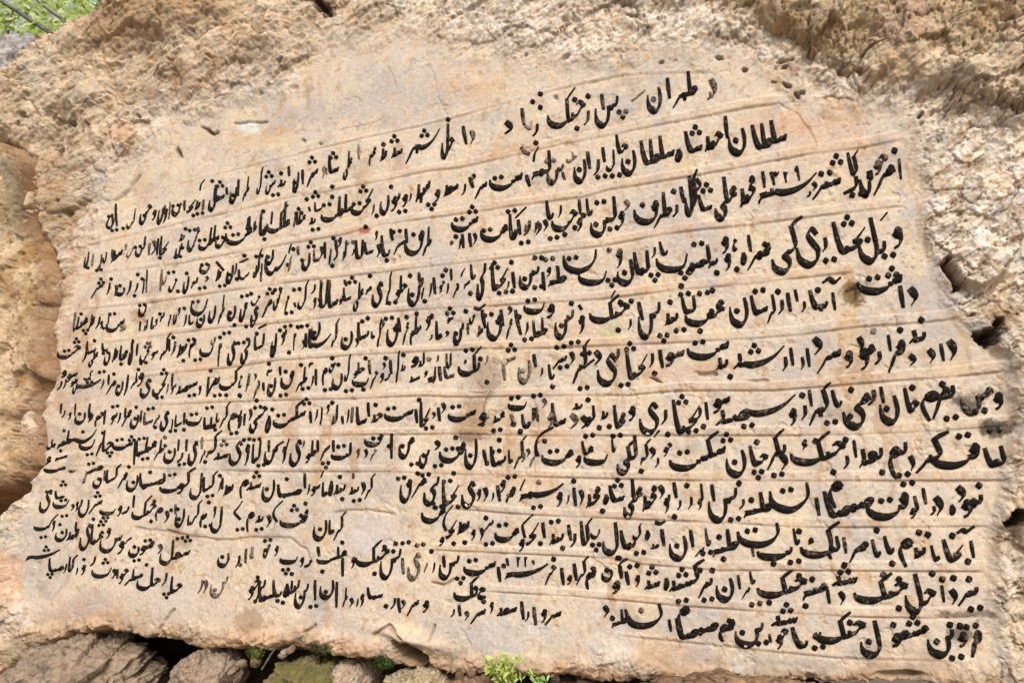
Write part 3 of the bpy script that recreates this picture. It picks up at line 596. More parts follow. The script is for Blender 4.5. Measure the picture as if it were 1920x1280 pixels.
# letters ride on the panel without dipping into every cut: a lightly filtered copy of the relief
HS = H.copy()
for _ in range(2):
    K = HS.copy()
    K[1:-1, 1:-1] = (HS[1:-1, 1:-1] * 4 + HS[:-2, 1:-1] + HS[2:, 1:-1] + HS[1:-1, :-2] + HS[1:-1, 2:]) / 8
    HS = np.maximum(K, H)
TEXT = '''
#1
@ 1140 120
d 91 13 98 32 .35; r 88 24 94 34 .35; Thr 57 6 81 41; A 52 12 57 32; n 34 20 49 44 .1; 1 41 32 .4; - 33 24 27 29 22 33 .5
@ 780 160
bs 160 9 183 38; p 186 26 .2; A 166 7 170 23 .2; r 150 22 157 37 .25; 1 155 10; Hbk 117 1 153 38 .1; 1 143 13; 1 145 39
A 94 20 99 37 .3; - 99 37 103 39 104 33 .6; r 104 34 111 47; 1 112 8; 1 112 20; 1 105 15; d 79 32 87 45; d 48 40 53 54 .4; A 41 36 47 54 .1
Hl 22 34 35 66 .1; 1 29 31
@ 440 240
Shr 153 0 186 33; 3 171 5; sd 140 17 152 28; 3 144 10; bd 130 18 138 31; 1 134 15; mHm 120 17 128 35; A 111 14 114 29 .75; Ely 97 20 107 47; sA 84 24 95 41; 3 89 25
A 82 35 84 43 .4; w 78 34 82 46 .5; smr 64 36 76 54; 3 70 29; A 60 37 64 51; n 52 39 59 58; 1 54 49; A 48 34 51 44; bd 38 46 47 54; 1 42 41; bbs 27 46 38 60; 3 31 42; 2 37 60; kb 19 34 27 60
@ 140 300
Thr 150 14 158 38; A 146 17 150 33; n 139 24 147 39; 1 143 32; A 136 24 139 32; sEA 125 22 136 38; 3 131 22; l 120 22 129 46; 1 124 19; - 117 18 114 22 113 27; lA 114 35 118 46 .3; bd 107 36 114 46; 2 113 48; bH 100 35 110 48; A 98 36 101 46 .2; 1 107 50; b 87 38 97 50; 2 91 41; r 84 37 87 54 .3; ws 74 40 84 58; w 69 45 74 55; Hn 58 40 70 58; 1 63 50; lbb 46 43 56 62 .2; 2 46 61; A 36 39 43 60; h 28 48 36 62; 1 31 51; 2 36 63
#2
@ 1140 120
slTA 128 50 162 77; n 107 57 125 82; 1 115 69; A 104 46 109 68; Hmd 86 61 104 80; sA 68 60 86 80; 3 79 60; h 60 76 67 88; slTA 28 64 61 91; n 11 77 26 100; 1 18 88; HA 6 63 19 81
@ 780 160
lb 170 57 180 78; A 167 55 171 70; 2 167 82; 2 180 81; r 159 66 166 82; A 153 59 158 76; n 141 66 154 88; 1 147 76; Hlb 134 59 146 70 .55; bbn 117 70 134 89 .2; A 131 77 135 86 .3; 2 121 68 .5; lmh 103 58 122 86; - 110 56 107 62 106 68; 1 108 52; - 95 56 98 60 102 62 .3; A 98 80 104 92; sb 65 78 97 94; 2 74 83; sr 52 86 65 103; A 47 82 53 93; d 50 79 54 86; r 40 88 46 100; sEd 24 88 39 101; w 16 94 22 106; p 14 109
@ 440 240
sbhd 162 47 177 68; r 156 58 160 67; w 150 60 156 72; bw 140 58 150 76; n 130 60 140 78; 1 141 53; 2 151 75; r 122 68 127 79; 1 128 79; bHb 104 54 126 78; 3 116 55; 2 110 68; slTb 77 59 108 84; 1 88 53; 1 88 62; 2 83 69; bsA 71 66 80 76; 3 73 60; bd 66 80 74 88; 2 73 91; A 66 70 69 76; 1 65 64; ETA 55 74 65 88; 3 58 75; ld 52 76 56 90 .2; mlk 28 66 50 94; fA 22 76 30 97; 1 26 75; 1 27 100; - 34 76 33 86; rA 16 84 21 94; l 10 80 13 92
@ 140 300
mb 135 60 160 76; 2 145 67; A 156 50 160 66; r 160 54 164 66; bb 126 68 137 79; 2 131 70; 3 138 59; slTb 111 58 131 81; 2 115 72; Hb 101 60 113 82 .2; 2 106 63; 1 100 62; bd 93 66 100 74; bn 90 74 98 88; 1 97 79; 2 93 87; bHA 76 68 86 86; A 73 70 77 86; 1 77 88; d 68 72 74 86 .3; A 66 74 69 86 .3; ln 54 68 65 87 .1; 2 57 78; w 44 75 48 82 .6; Hb 46 78 54 88 .5; sbd 32 80 44 93; A 33 80 36 89 .2; l 25 82 30 93; Ely 20 84 27 100 .2; n 8 82 14 97; A 15 84 18 96 .5; 1 12 97; 2 22 99
#3
@ 1500 260
A 88 17 92 38; mr 65 24 86 52; 1 85 11; Hw 66 14 80 34 .25; mb 52 28 66 52; r 38 33 53 51; 2 51 50; kA 41 9 54 34; 3 33 19; sbr 10 34 38 56; 2 23 31; d 10 38 16 48; r 5 46 11 54
@ 1140 330
Sbh 134 -4 189 26; mHmd 118 0 133 29; Ely 95 0 117 40; sA 80 16 95 32; 3 89 11; kl 68 -7 82 36; - 80 3 83 9 78 13 74 9; A 64 9 70 25; r 57 25 64 38; 1 59 14; Tr 40 14 58 48; f 22 22 46 43; 1 31 26 .15; d 14 21 20 32 .3; w 9 32 15 47 .1; 2 5 47
@ 1140 120
^1 138 96 142 112; ^3 145 96 155 110; ^2 157 96 163 108; ^9 167 91 174 106 .15
@ 780 400
lbn 156 -16 181 21; 1 162 10; w 144 4 150 17; 1 143 13; 1 151 2; 2 124 22; 1 134 19; d 114 5 119 17; d 107 7 113 20 .15; r 106 9 109 19; h 97 9 101 17 .45; r 96 6 104 21 .2; 2 98 26; A 91 5 95 20; fA 83 0 92 24; mb 57 10 83 25; 2 64 15; d 51 17 55 29; A 47 17 51 31; sb 31 2 57 16; 2 39 5; r 38 22 41 33; A 41 18 44 32; 1 36 21; d 30 24 34 30 .35
@ 780 160
2 166 105; bA 152 101 160 118; A 146 102 149 117; Hb 121 112 146 131; bA 116 103 125 121; r 127 107 132 120; - 99 110 94 115 90 119; 2 86 113; 3 51 112
@ 440 240
Tr 168 88 178 116; f 152 92 171 114; 1 161 96; A 153 90 157 104; sbr 142 100 154 115; A 139 90 144 102; 2 146 93; bA 131 96 141 116; 1 137 119; d 127 104 132 117; w 126 92 129 102; 1 118 89; sA 116 102 126 114; lA 108 100 117 118; r 104 108 109 116; 2 104 103 .3; ld 96 100 102 120; w 92 98 97 108; A 90 100 94 112; 1 89 99; r 88 110 94 120; br 84 108 88 124; A 80 102 84 118; 1 88 124; d 76 106 80 118
@ 440 440
sA 70 13 78 25; 3 69 9; n 60 16 69 32; 1 61 23; A 56 10 59 19 .3; 1 53 13; kd 47 18 53 34 .4; d 46 25 49 30; - 51 9 50 12 49 16; Sb 28 17 48 36; n 27 13 36 27; 1 30 20; 2 22 19; A 27 26 30 35; kd 17 12 26 38
@ 140 300
Ad 166 92 170 110 .2; rb 160 94 166 106; bsb 148 100 158 108; 1 153 86; - 156 89 149 92 .2; A 147 98 150 108; 1 146 107; r 143 92 147 104; n 136 94 144 111; 1 139 103; bd 126 98 133 110; 2 133 113; - 128 92 134 99; b 112 93 123 102; 2 117 94; d 117 104 121 110; bh 104 105 112 116; 2 115 115; n 97 104 104 120; 1 101 102; Hb 84 106 93 119; 2 87 101; 1 93 118; A 76 98 80 118 .4; b 78 103 84 112 .4; A 64 98 66 120 .2; r 60 106 64 121; 1 57 103; 1 61 107; r 53 110 58 120; 1 54 122; r 46 108 52 122; n 36 114 46 122; 1 41 113; 1 33 107; d 35 112 39 123; r 28 110 33 122; sr 14 110 27 125 .1; 3 24 109
#4
@ 1500 260
w 83 80 93 100; bl 51 70 78 112; - 78 67 73 73; 2 80 105; 1 61 91; bHbA 28 74 60 104; 3 43 74; r 19 88 25 103; 2 27 109
@ 1140 330
y 168 46 191 82; ky 146 35 176 88; hmr 124 59 147 86; A 125 52 130 69 .1; h 119 68 125 80; H 111 56 118 68 .1; w 102 55 109 71; w 105 70 111 86; 1 116 84; bh 89 73 100 84; 1 98 87; lCw 71 61 93 90; b 42 69 73 86; p 69 89; 2 81 61; bA 45 58 55 72; r 38 63 44 75; lmA 22 66 38 89; p 42 91; A 19 74 24 88; n 7 80 24 98; 1 15 87
@ 780 400
w 180 32 186 50 .2; 1 174 33 .4; p 176 62; b 145 51 173 64; B 162 33 161 41 156 48 147 52 138 50 134 45 133 39; Th 118 47 136 67; A 126 46 129 56; 2 141 40; w 117 48 122 58; 2 120 41 .2; A 113 52 117 70; 1 107 40; 1 113 40; bbn 92 47 112 68; 1 98 59; 2 110 66; A 86 52 90 68; r 80 60 85 70; 1 87 70; 1 86 44; bHbA 67 44 84 70; 3 71 47; 2 78 71; by 54 44 64 78; bA 48 45 55 60; sh 42 59 50 69; - 44 50 42 53 41 56; 1 49 72; hr 32 62 40 77; A 31 49 33 61; 1 27 51; r 27 62 30 73; 1 24 56; Hw 20 60 27 73; A 15 57 19 73; r 11 62 15 76; br 4 66 8 78; 1 8 79; A 2 52 4 63
@ 440 440
A 165 34 169 47 .2; bn 155 38 171 64; 1 160 54; 1 158 37; Hlw 144 36 156 60; kbr 135 32 143 64; 2 142 61; y 123 42 134 65; 1 122 37; mh 117 46 124 55; Ely 106 42 117 69; 3 106 41; A 98 40 102 47; sA 97 47 106 60; hw 93 54 100 64; sAlA 76 40 94 66; A 85 40 87 52 .3; r 76 42 80 52; d 74 56 78 66; w 70 56 74 68; kb 56 40 68 67; r 68 44 74 54; 2 56 49; A 53 60 56 66; mr 44 54 50 70; 2 49 70; Hmb 34 48 43 68; 3 32 51; 2 39 49; mr 24 58 34 75; Hb 14 54 24 64; y 14 64 22 80; 1 15 53; 2 9 55; mb 4 60 12 78; 2 13 82
@ 90 480
n 161 44 170 58; 1 164 51; Thr 152 34 160 62; n 144 44 152 60; b 128 38 145 53; 2 133 41; n 133 52 142 64 .1; 1 138 57; bA 126 52 132 62; r 121 52 126 64; 1 123 47; w 116 46 120 54; lA 112 52 117 62; hr 107 52 112 64; bh 100 50 106 60; w 96 56 99 64; 1 101 52; bA 92 54 97 66; b 81 44 90 54; 2 85 44; ld 85 56 91 68; A 82 58 84 68; sb 52 56 70 68; 2 58 52; d 64 62 70 68 .5; kb 48 50 58 66; r 42 54 48 66; w 46 58 50 66; bd 36 52 43 66; mbd 22 54 36 69; 1 30 52; A 22 50 26 68 .35; p 34 68
#5
@ 1500 500
d 97 18 106 36; A 88 16 95 38; sb 50 6 93 24; 3 83 5; 2 66 10; A 28 22 33 40; - 36 10 31 14 26 11 21 14; 1 16 21; bhA 7 20 26 41; r 0 30 6 42
@ 1140 330
A 160 104 166 123; A 167 101 172 114; 1 153 104; 2 136 103; 1 66 99; 2 69 106; 2 86 105; 1 94 103
@ 1140 560
r 152 0 159 15; lr 142 -5 152 23; sbA 127 -4 145 15; n 108 -2 127 25; 1 116 11; A 122 -1 126 9; Efb 68 1 106 24; 1 83 29; lbA 65 -4 80 14; 1 56 3; bbd 50 12 64 25; 2 65 28; bs 26 2 48 36; p 50 35; A 26 2 33 20; r 17 17 22 29; 1 21 2
@ 780 400
Hbk 155 72 193 98; 1 184 80; 1 182 105; - 179 70 178 72 176 75; w 146 92 152 109; - 147 83 149 86; 1 140 81; bbn 124 86 143 113; 1 131 101; b 96 80 117 90; 2 104 78; w 117 82 125 95; TEA 104 93 119 112 .1; 2 101 113; 1 93 93; A 88 86 96 110; r 97 97 102 110; Er 80 94 88 114; d 82 83 87 92; A 75 86 80 102; q 63 92 78 114; 2 65 91; A 58 86 64 104; md 54 100 61 112 .2; - 62 82 57 86 53 85; mb 47 90 54 100; 1 45 88; bn 33 98 44 118; 1 36 108; A 46 98 48 110 .2; sw 27 92 35 100; 3 31 88; d 26 105 30 112; mA 17 96 24 114; r 11 108 16 115; mw 8 90 16 106
@ 440 440
bTm 157 72 169 100; 1 164 71; Er 150 78 158 100; 1 155 74; A 146 74 151 88; q 136 80 148 100; 2 139 75; kr 127 74 134 102; d 131 76 135 86; mA 122 86 127 94; bsA 110 78 122 95; 1 120 75; 1 115 78; d 108 92 112 102; n 95 86 107 103; 1 100 94; kh 86 74 96 102; SbA 66 84 88 102; n 68 78 78 94; 1 72 88; 2 63 82; A 63 88 67 102; d 60 94 64 104; m 52 88 56 105; 1 57 83; bw 41 84 48 100; n 32 88 39 110; 1 34 101; 1 41 86; 2 48 82; 1 49 106; lsA 17 88 28 104; - 28 81 22 84; 1 20 89; by 5 94 15 116; 1 12 94; 2 6 97
@ 90 480
y 161 76 170 98; 2 161 69; 1 168 62; m 152 78 157 100; 1 155 73; b 136 80 150 90; f 146 72 152 80 .4; fbm 126 74 134 92; 2 129 75; 2 135 93; bEd 115 78 126 92; 1 122 94; r 110 76 116 90 .2; 1 113 73; A 108 74 112 86; kbh 100 68 112 94; sw 92 84 100 94; bHb 82 76 94 96; 3 90 80 .3; 2 86 96; A 79 78 82 90; y 72 74 78 98; mHA 64 80 72 94; 1 66 97; bd 57 82 64 96; n 50 86 57 98; 2 52 87; bA 48 78 55 86; Ely 36 82 46 100; sA 34 76 44 88; 1 42 76; r 30 84 36 96; Hb 8 80 30 92; 3 26 76; 2 17 85
#6
@ 1500 500
d 132 65 141 85; A 125 68 131 86; d 114 73 122 88; d 97 78 105 90; bd 97 56 114 70; 1 109 48; 1 90 57; 1 66 58 .6; fr 78 66 95 96; A 78 60 83 77; r 66 75 74 89; mw 53 70 68 94; d 51 62 58 78; w 40 76 48 92; sr 14 73 38 97; d 11 63 20 80; A 5 72 10 91; r 0 80 4 94
@ 1140 560
A 163 43 168 61; r 156 51 162 66; Sd 112 41 160 64; 3 132 45; bd 96 52 109 65; 1 110 70; sb 70 37 110 54; 2 82 39; sw 51 45 70 62; A 45 45 51 63; r 36 48 42 63; 1 42 67; bHbA 15 44 37 73 .1; 3 20 43; 2 15 77
@ 780 560
r 177 44 184 58 .3; y 162 49 181 78; d 160 46 167 60; - 160 55 156 58 152 62; kbr 140 35 158 77; 2 143 39; 2 153 49; 2 151 80; d 138 47 143 60; bbr 122 50 137 64; 2 130 43; 2 133 61; bA 118 58 126 73; 1 123 79; r 111 61 115 71; A 105 49 109 62; n 91 54 104 76 .4; 1 96 65 .6; sh 80 50 91 60 .55; 3 86 44; A 78 58 81 74 .5; r 61 50 66 60 .5; 1 58 54; bk 37 42 60 69; 2 48 46; E 43 54 46 60; 1 64 75; sA 24 60 36 72; lA 26 48 33 63; A 20 60 24 74; ld 14 60 19 77; r 18 50 21 58; d 10 70 14 76
@ 440 640
A 183 22 187 36; ld 174 24 182 38; w 170 26 174 33; ld 164 9 172 24; w 158 14 166 24; 1 175 16 .5; sbd 156 30 168 38; kr 144 7 150 38; 1 152 12; bd 148 20 155 28; A 139 16 143 30; r 134 28 141 36; 1 136 15; w 130 28 135 38; d 133 18 136 26; Hr 121 26 130 43; b 105 32 122 40; Hlw 106 18 118 34; A 120 16 124 30 .3; 1 118 15; 1 116 43; kb 98 10 106 36; n 87 28 98 43; 2 103 44; 2 91 21; 1 88 15; m 78 24 84 40; Hb 84 18 92 28; 2 84 43; A 72 24 76 40; r 68 30 72 41; sm 66 18 72 24; 2 64 42; Thr 54 22 66 46; 1 60 21; f 41 26 54 42; 1 46 27; A 40 22 43 31; bm 28 24 35 32; n 29 32 38 49; 1 33 40; 2 44 48; 1 31 20; A 25 36 28 45; hr 16 34 24 52 .3; d 17 28 20 36 .2; r 9 34 13 46 .2; A 12 28 14 40 .3; 1 5 49; H 3 30 8 42
@ 60 680
kb 168 2 190 24; 1 175 29; 1 187 29; bfr 156 12 170 31; 1 161 7; 2 167 29; A 157 12 160 30; w 149 20 153 30; sbCd 129 16 150 29; 2 144 29; sw 124 18 131 29 .2; A 125 9 128 22 .2; r 120 18 124 28 .3; bHb 108 10 123 30; 3 119 8; 2 115 31; y 97 14 108 31; w 94 9 101 22; Thr 88 8 96 24; 1 96 6; r 82 10 88 30; n 75 16 83 29; 1 78 21; mr 66 16 76 29; 1 74 10; A 68 10 71 20; r 61 14 66 24 .25; Sh 38 14 63 25; 2 63 8; 3 52 16; kb 46 6 56 16; mb 36 18 42 28; hw 34 14 42 22; sw 30 8 42 18; r 27 14 32 24; 1 30 8; r 22 16 28 25; d 26 8 31 14
#7
@ 1500 720
w 174 8 183 24; ms 143 3 174 27 .25; 2 162 24; bfr 118 0 140 32; 2 136 30; 1 128 0; m 108 7 126 34; HA 92 2 108 26; 1 101 3; n 70 9 90 36; 1 78 22; A 71 1 77 18; r 60 4 69 20; my 37 8 64 40; 1 46 5; 1 45 29; bA 27 4 39 21; khr 7 -3 29 38; 2 28 34; A 7 4 12 21; r 0 18 7 33; 1 2 10
@ 1140 720
w 163 22 170 38; SCd 96 8 170 38; 2 126 37; sw 94 10 111 27; A 87 15 91 33; r 78 20 85 33; 1 86 38; bHbA 57 13 84 45; 3 67 14; 2 76 42; r 47 22 54 37; y 27 16 46 45; w 18 20 25 34; mHA 4 18 16 40 .1
@ 780 720
bd 165 23 174 33; 1 165 39; 1 174 38; lw 152 18 162 39; d 148 28 155 41; bd 140 16 151 24; 1 155 14; d 138 26 146 41 .4; sA 121 16 136 38 .1; w 118 26 124 40 .4; 2 109 10; d 113 12 118 22 .4; A 107 20 111 34 .3; b 82 15 101 23; 2 89 12; lA 104 20 108 33 .2; fA 94 26 104 40; 1 94 42; d 84 26 88 38 .4; 1 88 36; Ebd 68 24 81 36; 2 73 41; - 68 5 63 14 62 24 65 30 .6; w 55 26 64 38 .1; 1 60 36; sb 28 22 55 33; 2 36 20; A 19 20 23 34; d 22 16 27 27; d 14 24 18 32; bHA 3 15 14 39; 1 3 14; 2 12 39
@ 440 640
A 162 60 166 74; sb 134 60 162 71; 2 141 60; A 119 54 123 68; Hd 122 64 134 74; 1 127 57; sA 109 58 120 75; lA 104 58 108 74 .3; r 100 60 104 74; A 96 66 99 75; ld 86 56 94 76; w 82 56 86 66; 1 88 55; lh 76 58 80 76; r 71 60 76 72; A 67 62 71 74; sksb 34 52 65 77; 3 65 54; 2 42 66; h 27 66 33 82; Hsy 13 58 30 82; 2 21 59; 1 34 61; 1 20 53; d 12 60 16 72; A 8 64 10 76; w 3 66 7 79; 1 2 82
@ 60 680
bm 176 42 190 62; 2 182 63; w 184 48 188 60; kr 168 34 180 59; bA 165 44 170 54; 1 165 60; mlfA 154 48 166 60; 2 160 40; b 138 48 154 56; 2 146 46; A 136 44 139 56; 1 137 60; sbA 128 46 136 58; r 124 50 128 62; 2 127 61; y 115 43 124 61; br 108 46 116 58; 1 111 58; sbA 100 44 110 56 .2; 2 107 41; A 97 42 100 54 .2; n 88 46 97 59; 1 93 50; 1 94 40; fr 80 42 90 58; A 83 40 86 50; r 76 44 81 55; bmw 70 44 78 56; 2 75 39; A 64 42 67 56; Hm 56 44 66 58; bd 50 44 56 54; A 50 36 54 50; n 38 44 49 55; 1 43 46; A 38 36 40 48; w 32 44 36 52; r 26 42 31 50; A 25 36 28 46
#8
@ 1500 720
lEA 164 54 186 75; 2 175 41 .2; fb 115 53 162 75; 2 147 46; kr 103 41 135 81; d 97 63 104 79; bm 79 51 97 86; 2 93 81; 1 74 79; bEd 52 56 75 76; A 47 49 52 67; r 38 63 45 77; 1 41 50; Hbk -10 41 42 72; 1 14 51; 1 30 79; E 1 49 8 60
@ 1140 720
d 154 62 162 78; bkr 142 39 161 78; 2 153 81; HbA 126 54 145 74; 1 134 52; p 135 81; n 105 58 125 83; 1 114 70; sksb 54 41 107 77; 3 107 48; 2 68 61; Hw 49 52 59 66; 1 54 45; r 41 65 47 76; d 37 56 43 68; kh 28 48 40 73; - 46 42 44 44 42 47; 1 30 78; lky 7 45 27 81; bA 2 48 8 62; 2 8 46
@ 780 720
EA 148 50 161 64; 2 156 46; b 150 62 174 72; w 143 64 149 76; mb 112 59 142 72; 2 124 60; - 123 39 114 44 109 50 108 58 110 64; kr 101 50 112 75 .2; 1 116 51; d 99 57 103 66; w 94 61 99 71 .35; kr 87 45 101 77 .1; 1 94 43; mA 82 58 88 72; bsA 66 55 82 74; 1 75 50; 2 72 60; 1 64 71; A 60 58 64 70; n 43 48 56 76; 1 49 64; fb 20 52 45 70; 1 36 48; 1 38 58; 2 30 58; d 16 50 22 60; 2 20 73; bn 2 58 13 75; 1 7 64
@ 440 640
mn 147 86 162 105; 1 151 94; 2 162 110; A 140 82 144 106; 1 139 94; f 116 83 134 94; 1 125 87; Hr 121 96 129 108 .35; d 116 96 120 106; w 109 96 113 106; lb 86 90 106 106; 2 96 94; A 88 88 91 100; sbr 76 92 87 108; p 82 111; A 74 88 77 100; Tw 63 88 74 110; r 60 88 64 96; y 49 88 61 112; w 42 94 47 110; - 44 90 38 94 36 97; - 49 88 47 95; s 26 94 40 110; A 30 88 33 100 .2; lbmA 15 88 25 110; 2 20 88; 2 11 88; 2 24 111; w 8 92 14 112
@ 60 680
y 177 70 190 92; sd 163 80 178 88; 3 173 72 .3; kh 156 60 172 86 .1; br 150 78 157 91; 1 156 89; A 152 66 155 78 .5; y 140 70 150 92; A 138 68 141 80; r 130 80 137 90; 2 135 91; A 131 68 133 80; n 118 76 130 90; 1 124 80; HTr 109 68 122 88; 1 120 67 .3; ETbmA 93 66 113 84; 2 99 68; 2 102 86; A 91 70 94 92; sb 72 70 92 78; 3 90 68; 2 79 69; HA 63 60 74 80; p 70 82; br 57 66 66 84; 1 64 63; b 42 68 58 78; 2 52 82; B 58 60 54 66 46 71 38 69 34 72; 1 46 62; TEh 22 60 36 78; 1 29 61; fl 12 68 22 78; 1 26 79; ssh 20 82 33 89; E 12 84 18 92
#9
@ 1500 720
bmw 145 98 165 121; 1 161 91; d 140 91 149 107; h 134 107 140 118; d 120 100 129 119; r 116 108 123 119; A 109 92 115 109; lw 98 99 108 122; fb 58 97 98 121; 2 97 89; 2 77 104; CmCA 20 95 67 120; m 25 88 39 112; A 13 101 19 119
@ 1140 720
B 179 89 180 100 174 108 164 113 152 110 147 104 146 97; Tbh 121 96 149 121; 2 161 95; 1 129 104; r 117 102 124 113; bs 89 92 117 124; 1 118 89; 2 114 121; A 92 89 97 106; lw 80 88 87 114; 1 71 91; r 71 100 77 113; r 61 103 67 114; A 58 87 63 103; bw 50 98 57 117; 1 60 119; d 45 90 51 104; mHmd 30 91 44 115; Ely 13 84 32 120; sA 0 90 16 106; 3 9 89
@ 780 720
h 168 98 174 108; mHd 152 92 166 112; 1 168 114; d 147 94 151 109; A 141 92 145 110; 1 142 87; r 134 98 139 109; w 126 97 132 111; Smh 92 88 134 106; 1 111 88 .5; - 98 86 96 90 94 95; fh 80 92 90 107; 2 86 83; w 75 86 81 98; A 72 90 77 106; r 67 96 71 106; d 60 92 65 106; w 54 94 59 106; y 40 87 54 111; bHbA 23 86 40 110; 1 34 80; 2 28 87; 1 38 110; 2 20 110; by 6 82 22 109
@ 440 860
2 184 43; mr 158 17 173 36; 1 165 13; 2 172 14; q 148 18 160 39; 2 150 17; kr 116 12 128 37; d 113 20 118 33; bbd 102 24 113 33; 2 110 37; - 107 13 107 15 107 17 .3; bbd 88 22 101 33; 1 95 16; 1 97 36; h 84 19 89 33; mA 78 20 84 34; - 80 11 79 13 78 16; sw 68 22 78 34; r 64 22 69 33; A 62 12 66 27; CbhA 38 22 61 36; 1 47 18; n 24 18 37 38; 1 29 27; sd 10 20 25 29; 3 20 14; m 4 19 13 36
@ 40 860
bEd 181 22 192 34; A 180 16 183 28; r 176 20 181 30; 1 179 15; kbsA 163 10 178 30; 2 170 33; l 151 12 164 36; kw 140 7 158 32; mb 124 22 146 30; 2 136 14; A 128 12 131 20; CbhA 106 12 130 27; 1 116 12; n 94 14 106 29; 1 101 21; 1 110 26; fr 86 12 96 27; 1 97 7; ksbA 76 4 91 22; n 64 16 73 26; 1 70 18; A 74 10 77 20 .2; fr 58 6 74 14; 2 63 4; rb 55 10 60 22 .5; b 42 9 50 12 .3; sb 20 6 41 12
#10
@ 1500 960
A 152 24 158 42; - 156 13 150 17 146 16 142 18; bHA 127 23 148 45; 1 137 21; 1 151 44; mA 116 28 127 45; bbd 101 30 114 43; 1 107 18; 1 115 20; m 88 24 102 50; bA 74 20 86 38; 1 83 46; bA 63 23 74 41; 1 69 16; Cr 43 26 62 46; 1 40 47; A 38 21 43 38; lm 24 20 37 43; k -1 7 37 40; E 6 22 14 30
@ 1140 960
bA 165 13 174 30; 1 172 17; bb 133 30 167 42; 2 168 44; 1 149 46; A 129 30 132 41; B 152 10 153 18 148 25 138 29 126 28 119 24 117 18; Tbh 93 14 118 41; 2 129 16; 1 100 22; 1 104 42; bA 86 13 94 31; br 77 30 88 41; 2 89 36; A 73 15 78 32; n 54 20 72 43; 1 62 30; A 47 14 52 31; - 51 8 47 10 43 9; md 37 27 47 34; h 33 15 38 25; kb 21 8 32 25; bmA 10 15 26 33; 2 29 36
@ 780 960
l 167 8 183 38; bb 156 14 167 24; kA 147 4 160 30; p 162 31; A 136 10 141 26; r 138 18 145 32; bbd 119 18 134 30; 2 125 8; 1 132 32; A 113 8 117 24; bH 98 8 112 30; 1 112 28; - 105 2 99 8 96 12 98 22; w 92 24 98 36; 2 109 -5; mb 70 14 93 26; 2 78 11; br 60 6 71 18; 1 63 5; 2 66 28; d 57 13 61 26; w 49 15 54 26; bEd 36 7 49 21; 1 44 27; bH 26 6 38 24; - 33 -6 27 2 25 10 27 16; 1 34 28; w 20 22 26 31; mb 4 -5 27 9; 2 13 -8
@ 440 860
kr 88 46 102 74; mA 84 54 90 68; n 70 54 84 73; 1 77 63; - 43 38 37 44 35 50 38 56; fb 40 50 66 61; 3 54 44; 1 64 40; 1 60 51; w 62 45 67 53; d 28 50 33 62; bd 18 50 27 58; 2 22 63; m 10 48 18 66; 2 5 63; - 7 38 3 44 0 48 5 54
@ 40 860
l 170 42 182 66; w 172 42 176 54; bm 160 48 168 62; 2 168 60; 1 169 39; kr 152 36 164 60; mA 149 50 154 60; n 138 44 148 61; 1 142 54; 1 141 45; A 138 40 141 50 .2; d 128 46 133 58; 1 135 46; m 120 44 128 56; Hbk 99 32 122 54; 1 120 38; 1 117 56; A 100 32 103 44; r 90 42 98 50; w 86 42 91 52; b 70 44 86 50; p 76 54; sr 60 36 74 50; 3 69 32; n 51 36 62 52; r 50 36 56 46; w 48 38 52 48; d 44 40 48 47; b 28 36 44 44; 2 38 37; sA 30 28 40 36; 3 38 22; y 16 28 28 48; 2 25 29
#11
@ 1500 960
bbr 141 66 161 85; 1 152 60; 1 138 59; 2 158 86; d 134 68 142 84; A 126 64 131 82; 1 128 60; Hl 93 54 123 91; 1 119 55; Hbk 47 53 98 81; 1 89 60; 1 75 56 .3; 1 89 86; sd 28 56 53 67; 3 40 51; d 34 70 41 84; A 23 66 28 83; 1 5 84; 1 11 60
@ 1140 960
mbh 174 64 198 80; Hbk 133 50 180 76; 1 172 57; bA 126 52 134 65; br 119 66 129 79; 2 133 82; 1 145 81; A 116 55 120 70; n 96 58 114 80; 1 105 69; bbr 80 58 95 78; 1 94 52 .2; 1 83 52; 2 90 78; ksbd 54 41 88 72; 3 67 54; 2 67 79; h 50 58 55 70; sd 32 60 48 70; 3 40 52; w 24 56 29 68; A 15 52 20 66; 2 23 48; A 10 47 14 60; - 17 42 13 44 10 47; 1 9 41; bw 3 60 11 74 .2
@ 780 960
n 166 50 178 62; 1 172 52; w 176 62 184 74; A 182 46 186 60; 1 183 41; hm 152 48 163 70; kr 143 38 157 66; A 141 45 146 62; w 135 56 141 66; A 130 49 134 66; Hr 115 47 127 66; 1 124 42; Sh 79 45 120 61; ^1 104 42 107 48; ^2 97 39 101 50; ^2 90 39 95 50; A 81 40 84 49; 1 79 48; A 73 48 77 63; sb 42 43 73 56; 2 51 43; bs 20 38 40 60; p 40 61; A 24 38 27 50; r 14 44 18 55; 1 14 35; br 6 44 12 55 .4; 2 4 29
@ 440 860
y 155 84 168 109 .4; 2 167 77 .4; A 150 88 154 104 .4; bs 130 80 151 108; 2 154 75; 1 145 76; 1 143 83; Hbk 108 72 140 96; 1 135 79; 1 126 103; w 104 88 109 99; A 96 88 100 106; Elsb 73 78 102 94 .05; 1 97 75; 1 79 101; A 74 78 78 88; r 62 90 70 98; w 58 88 63 98; b 40 87 58 94; p 46 101; w 35 78 40 88; fn 25 76 33 89; 1 28 82; 2 30 73; A 15 78 18 90 .5; fA 13 84 18 90 .5; A 9 80 12 94 .2; r 0 86 6 98; 1 5 95 .3
@ 40 860
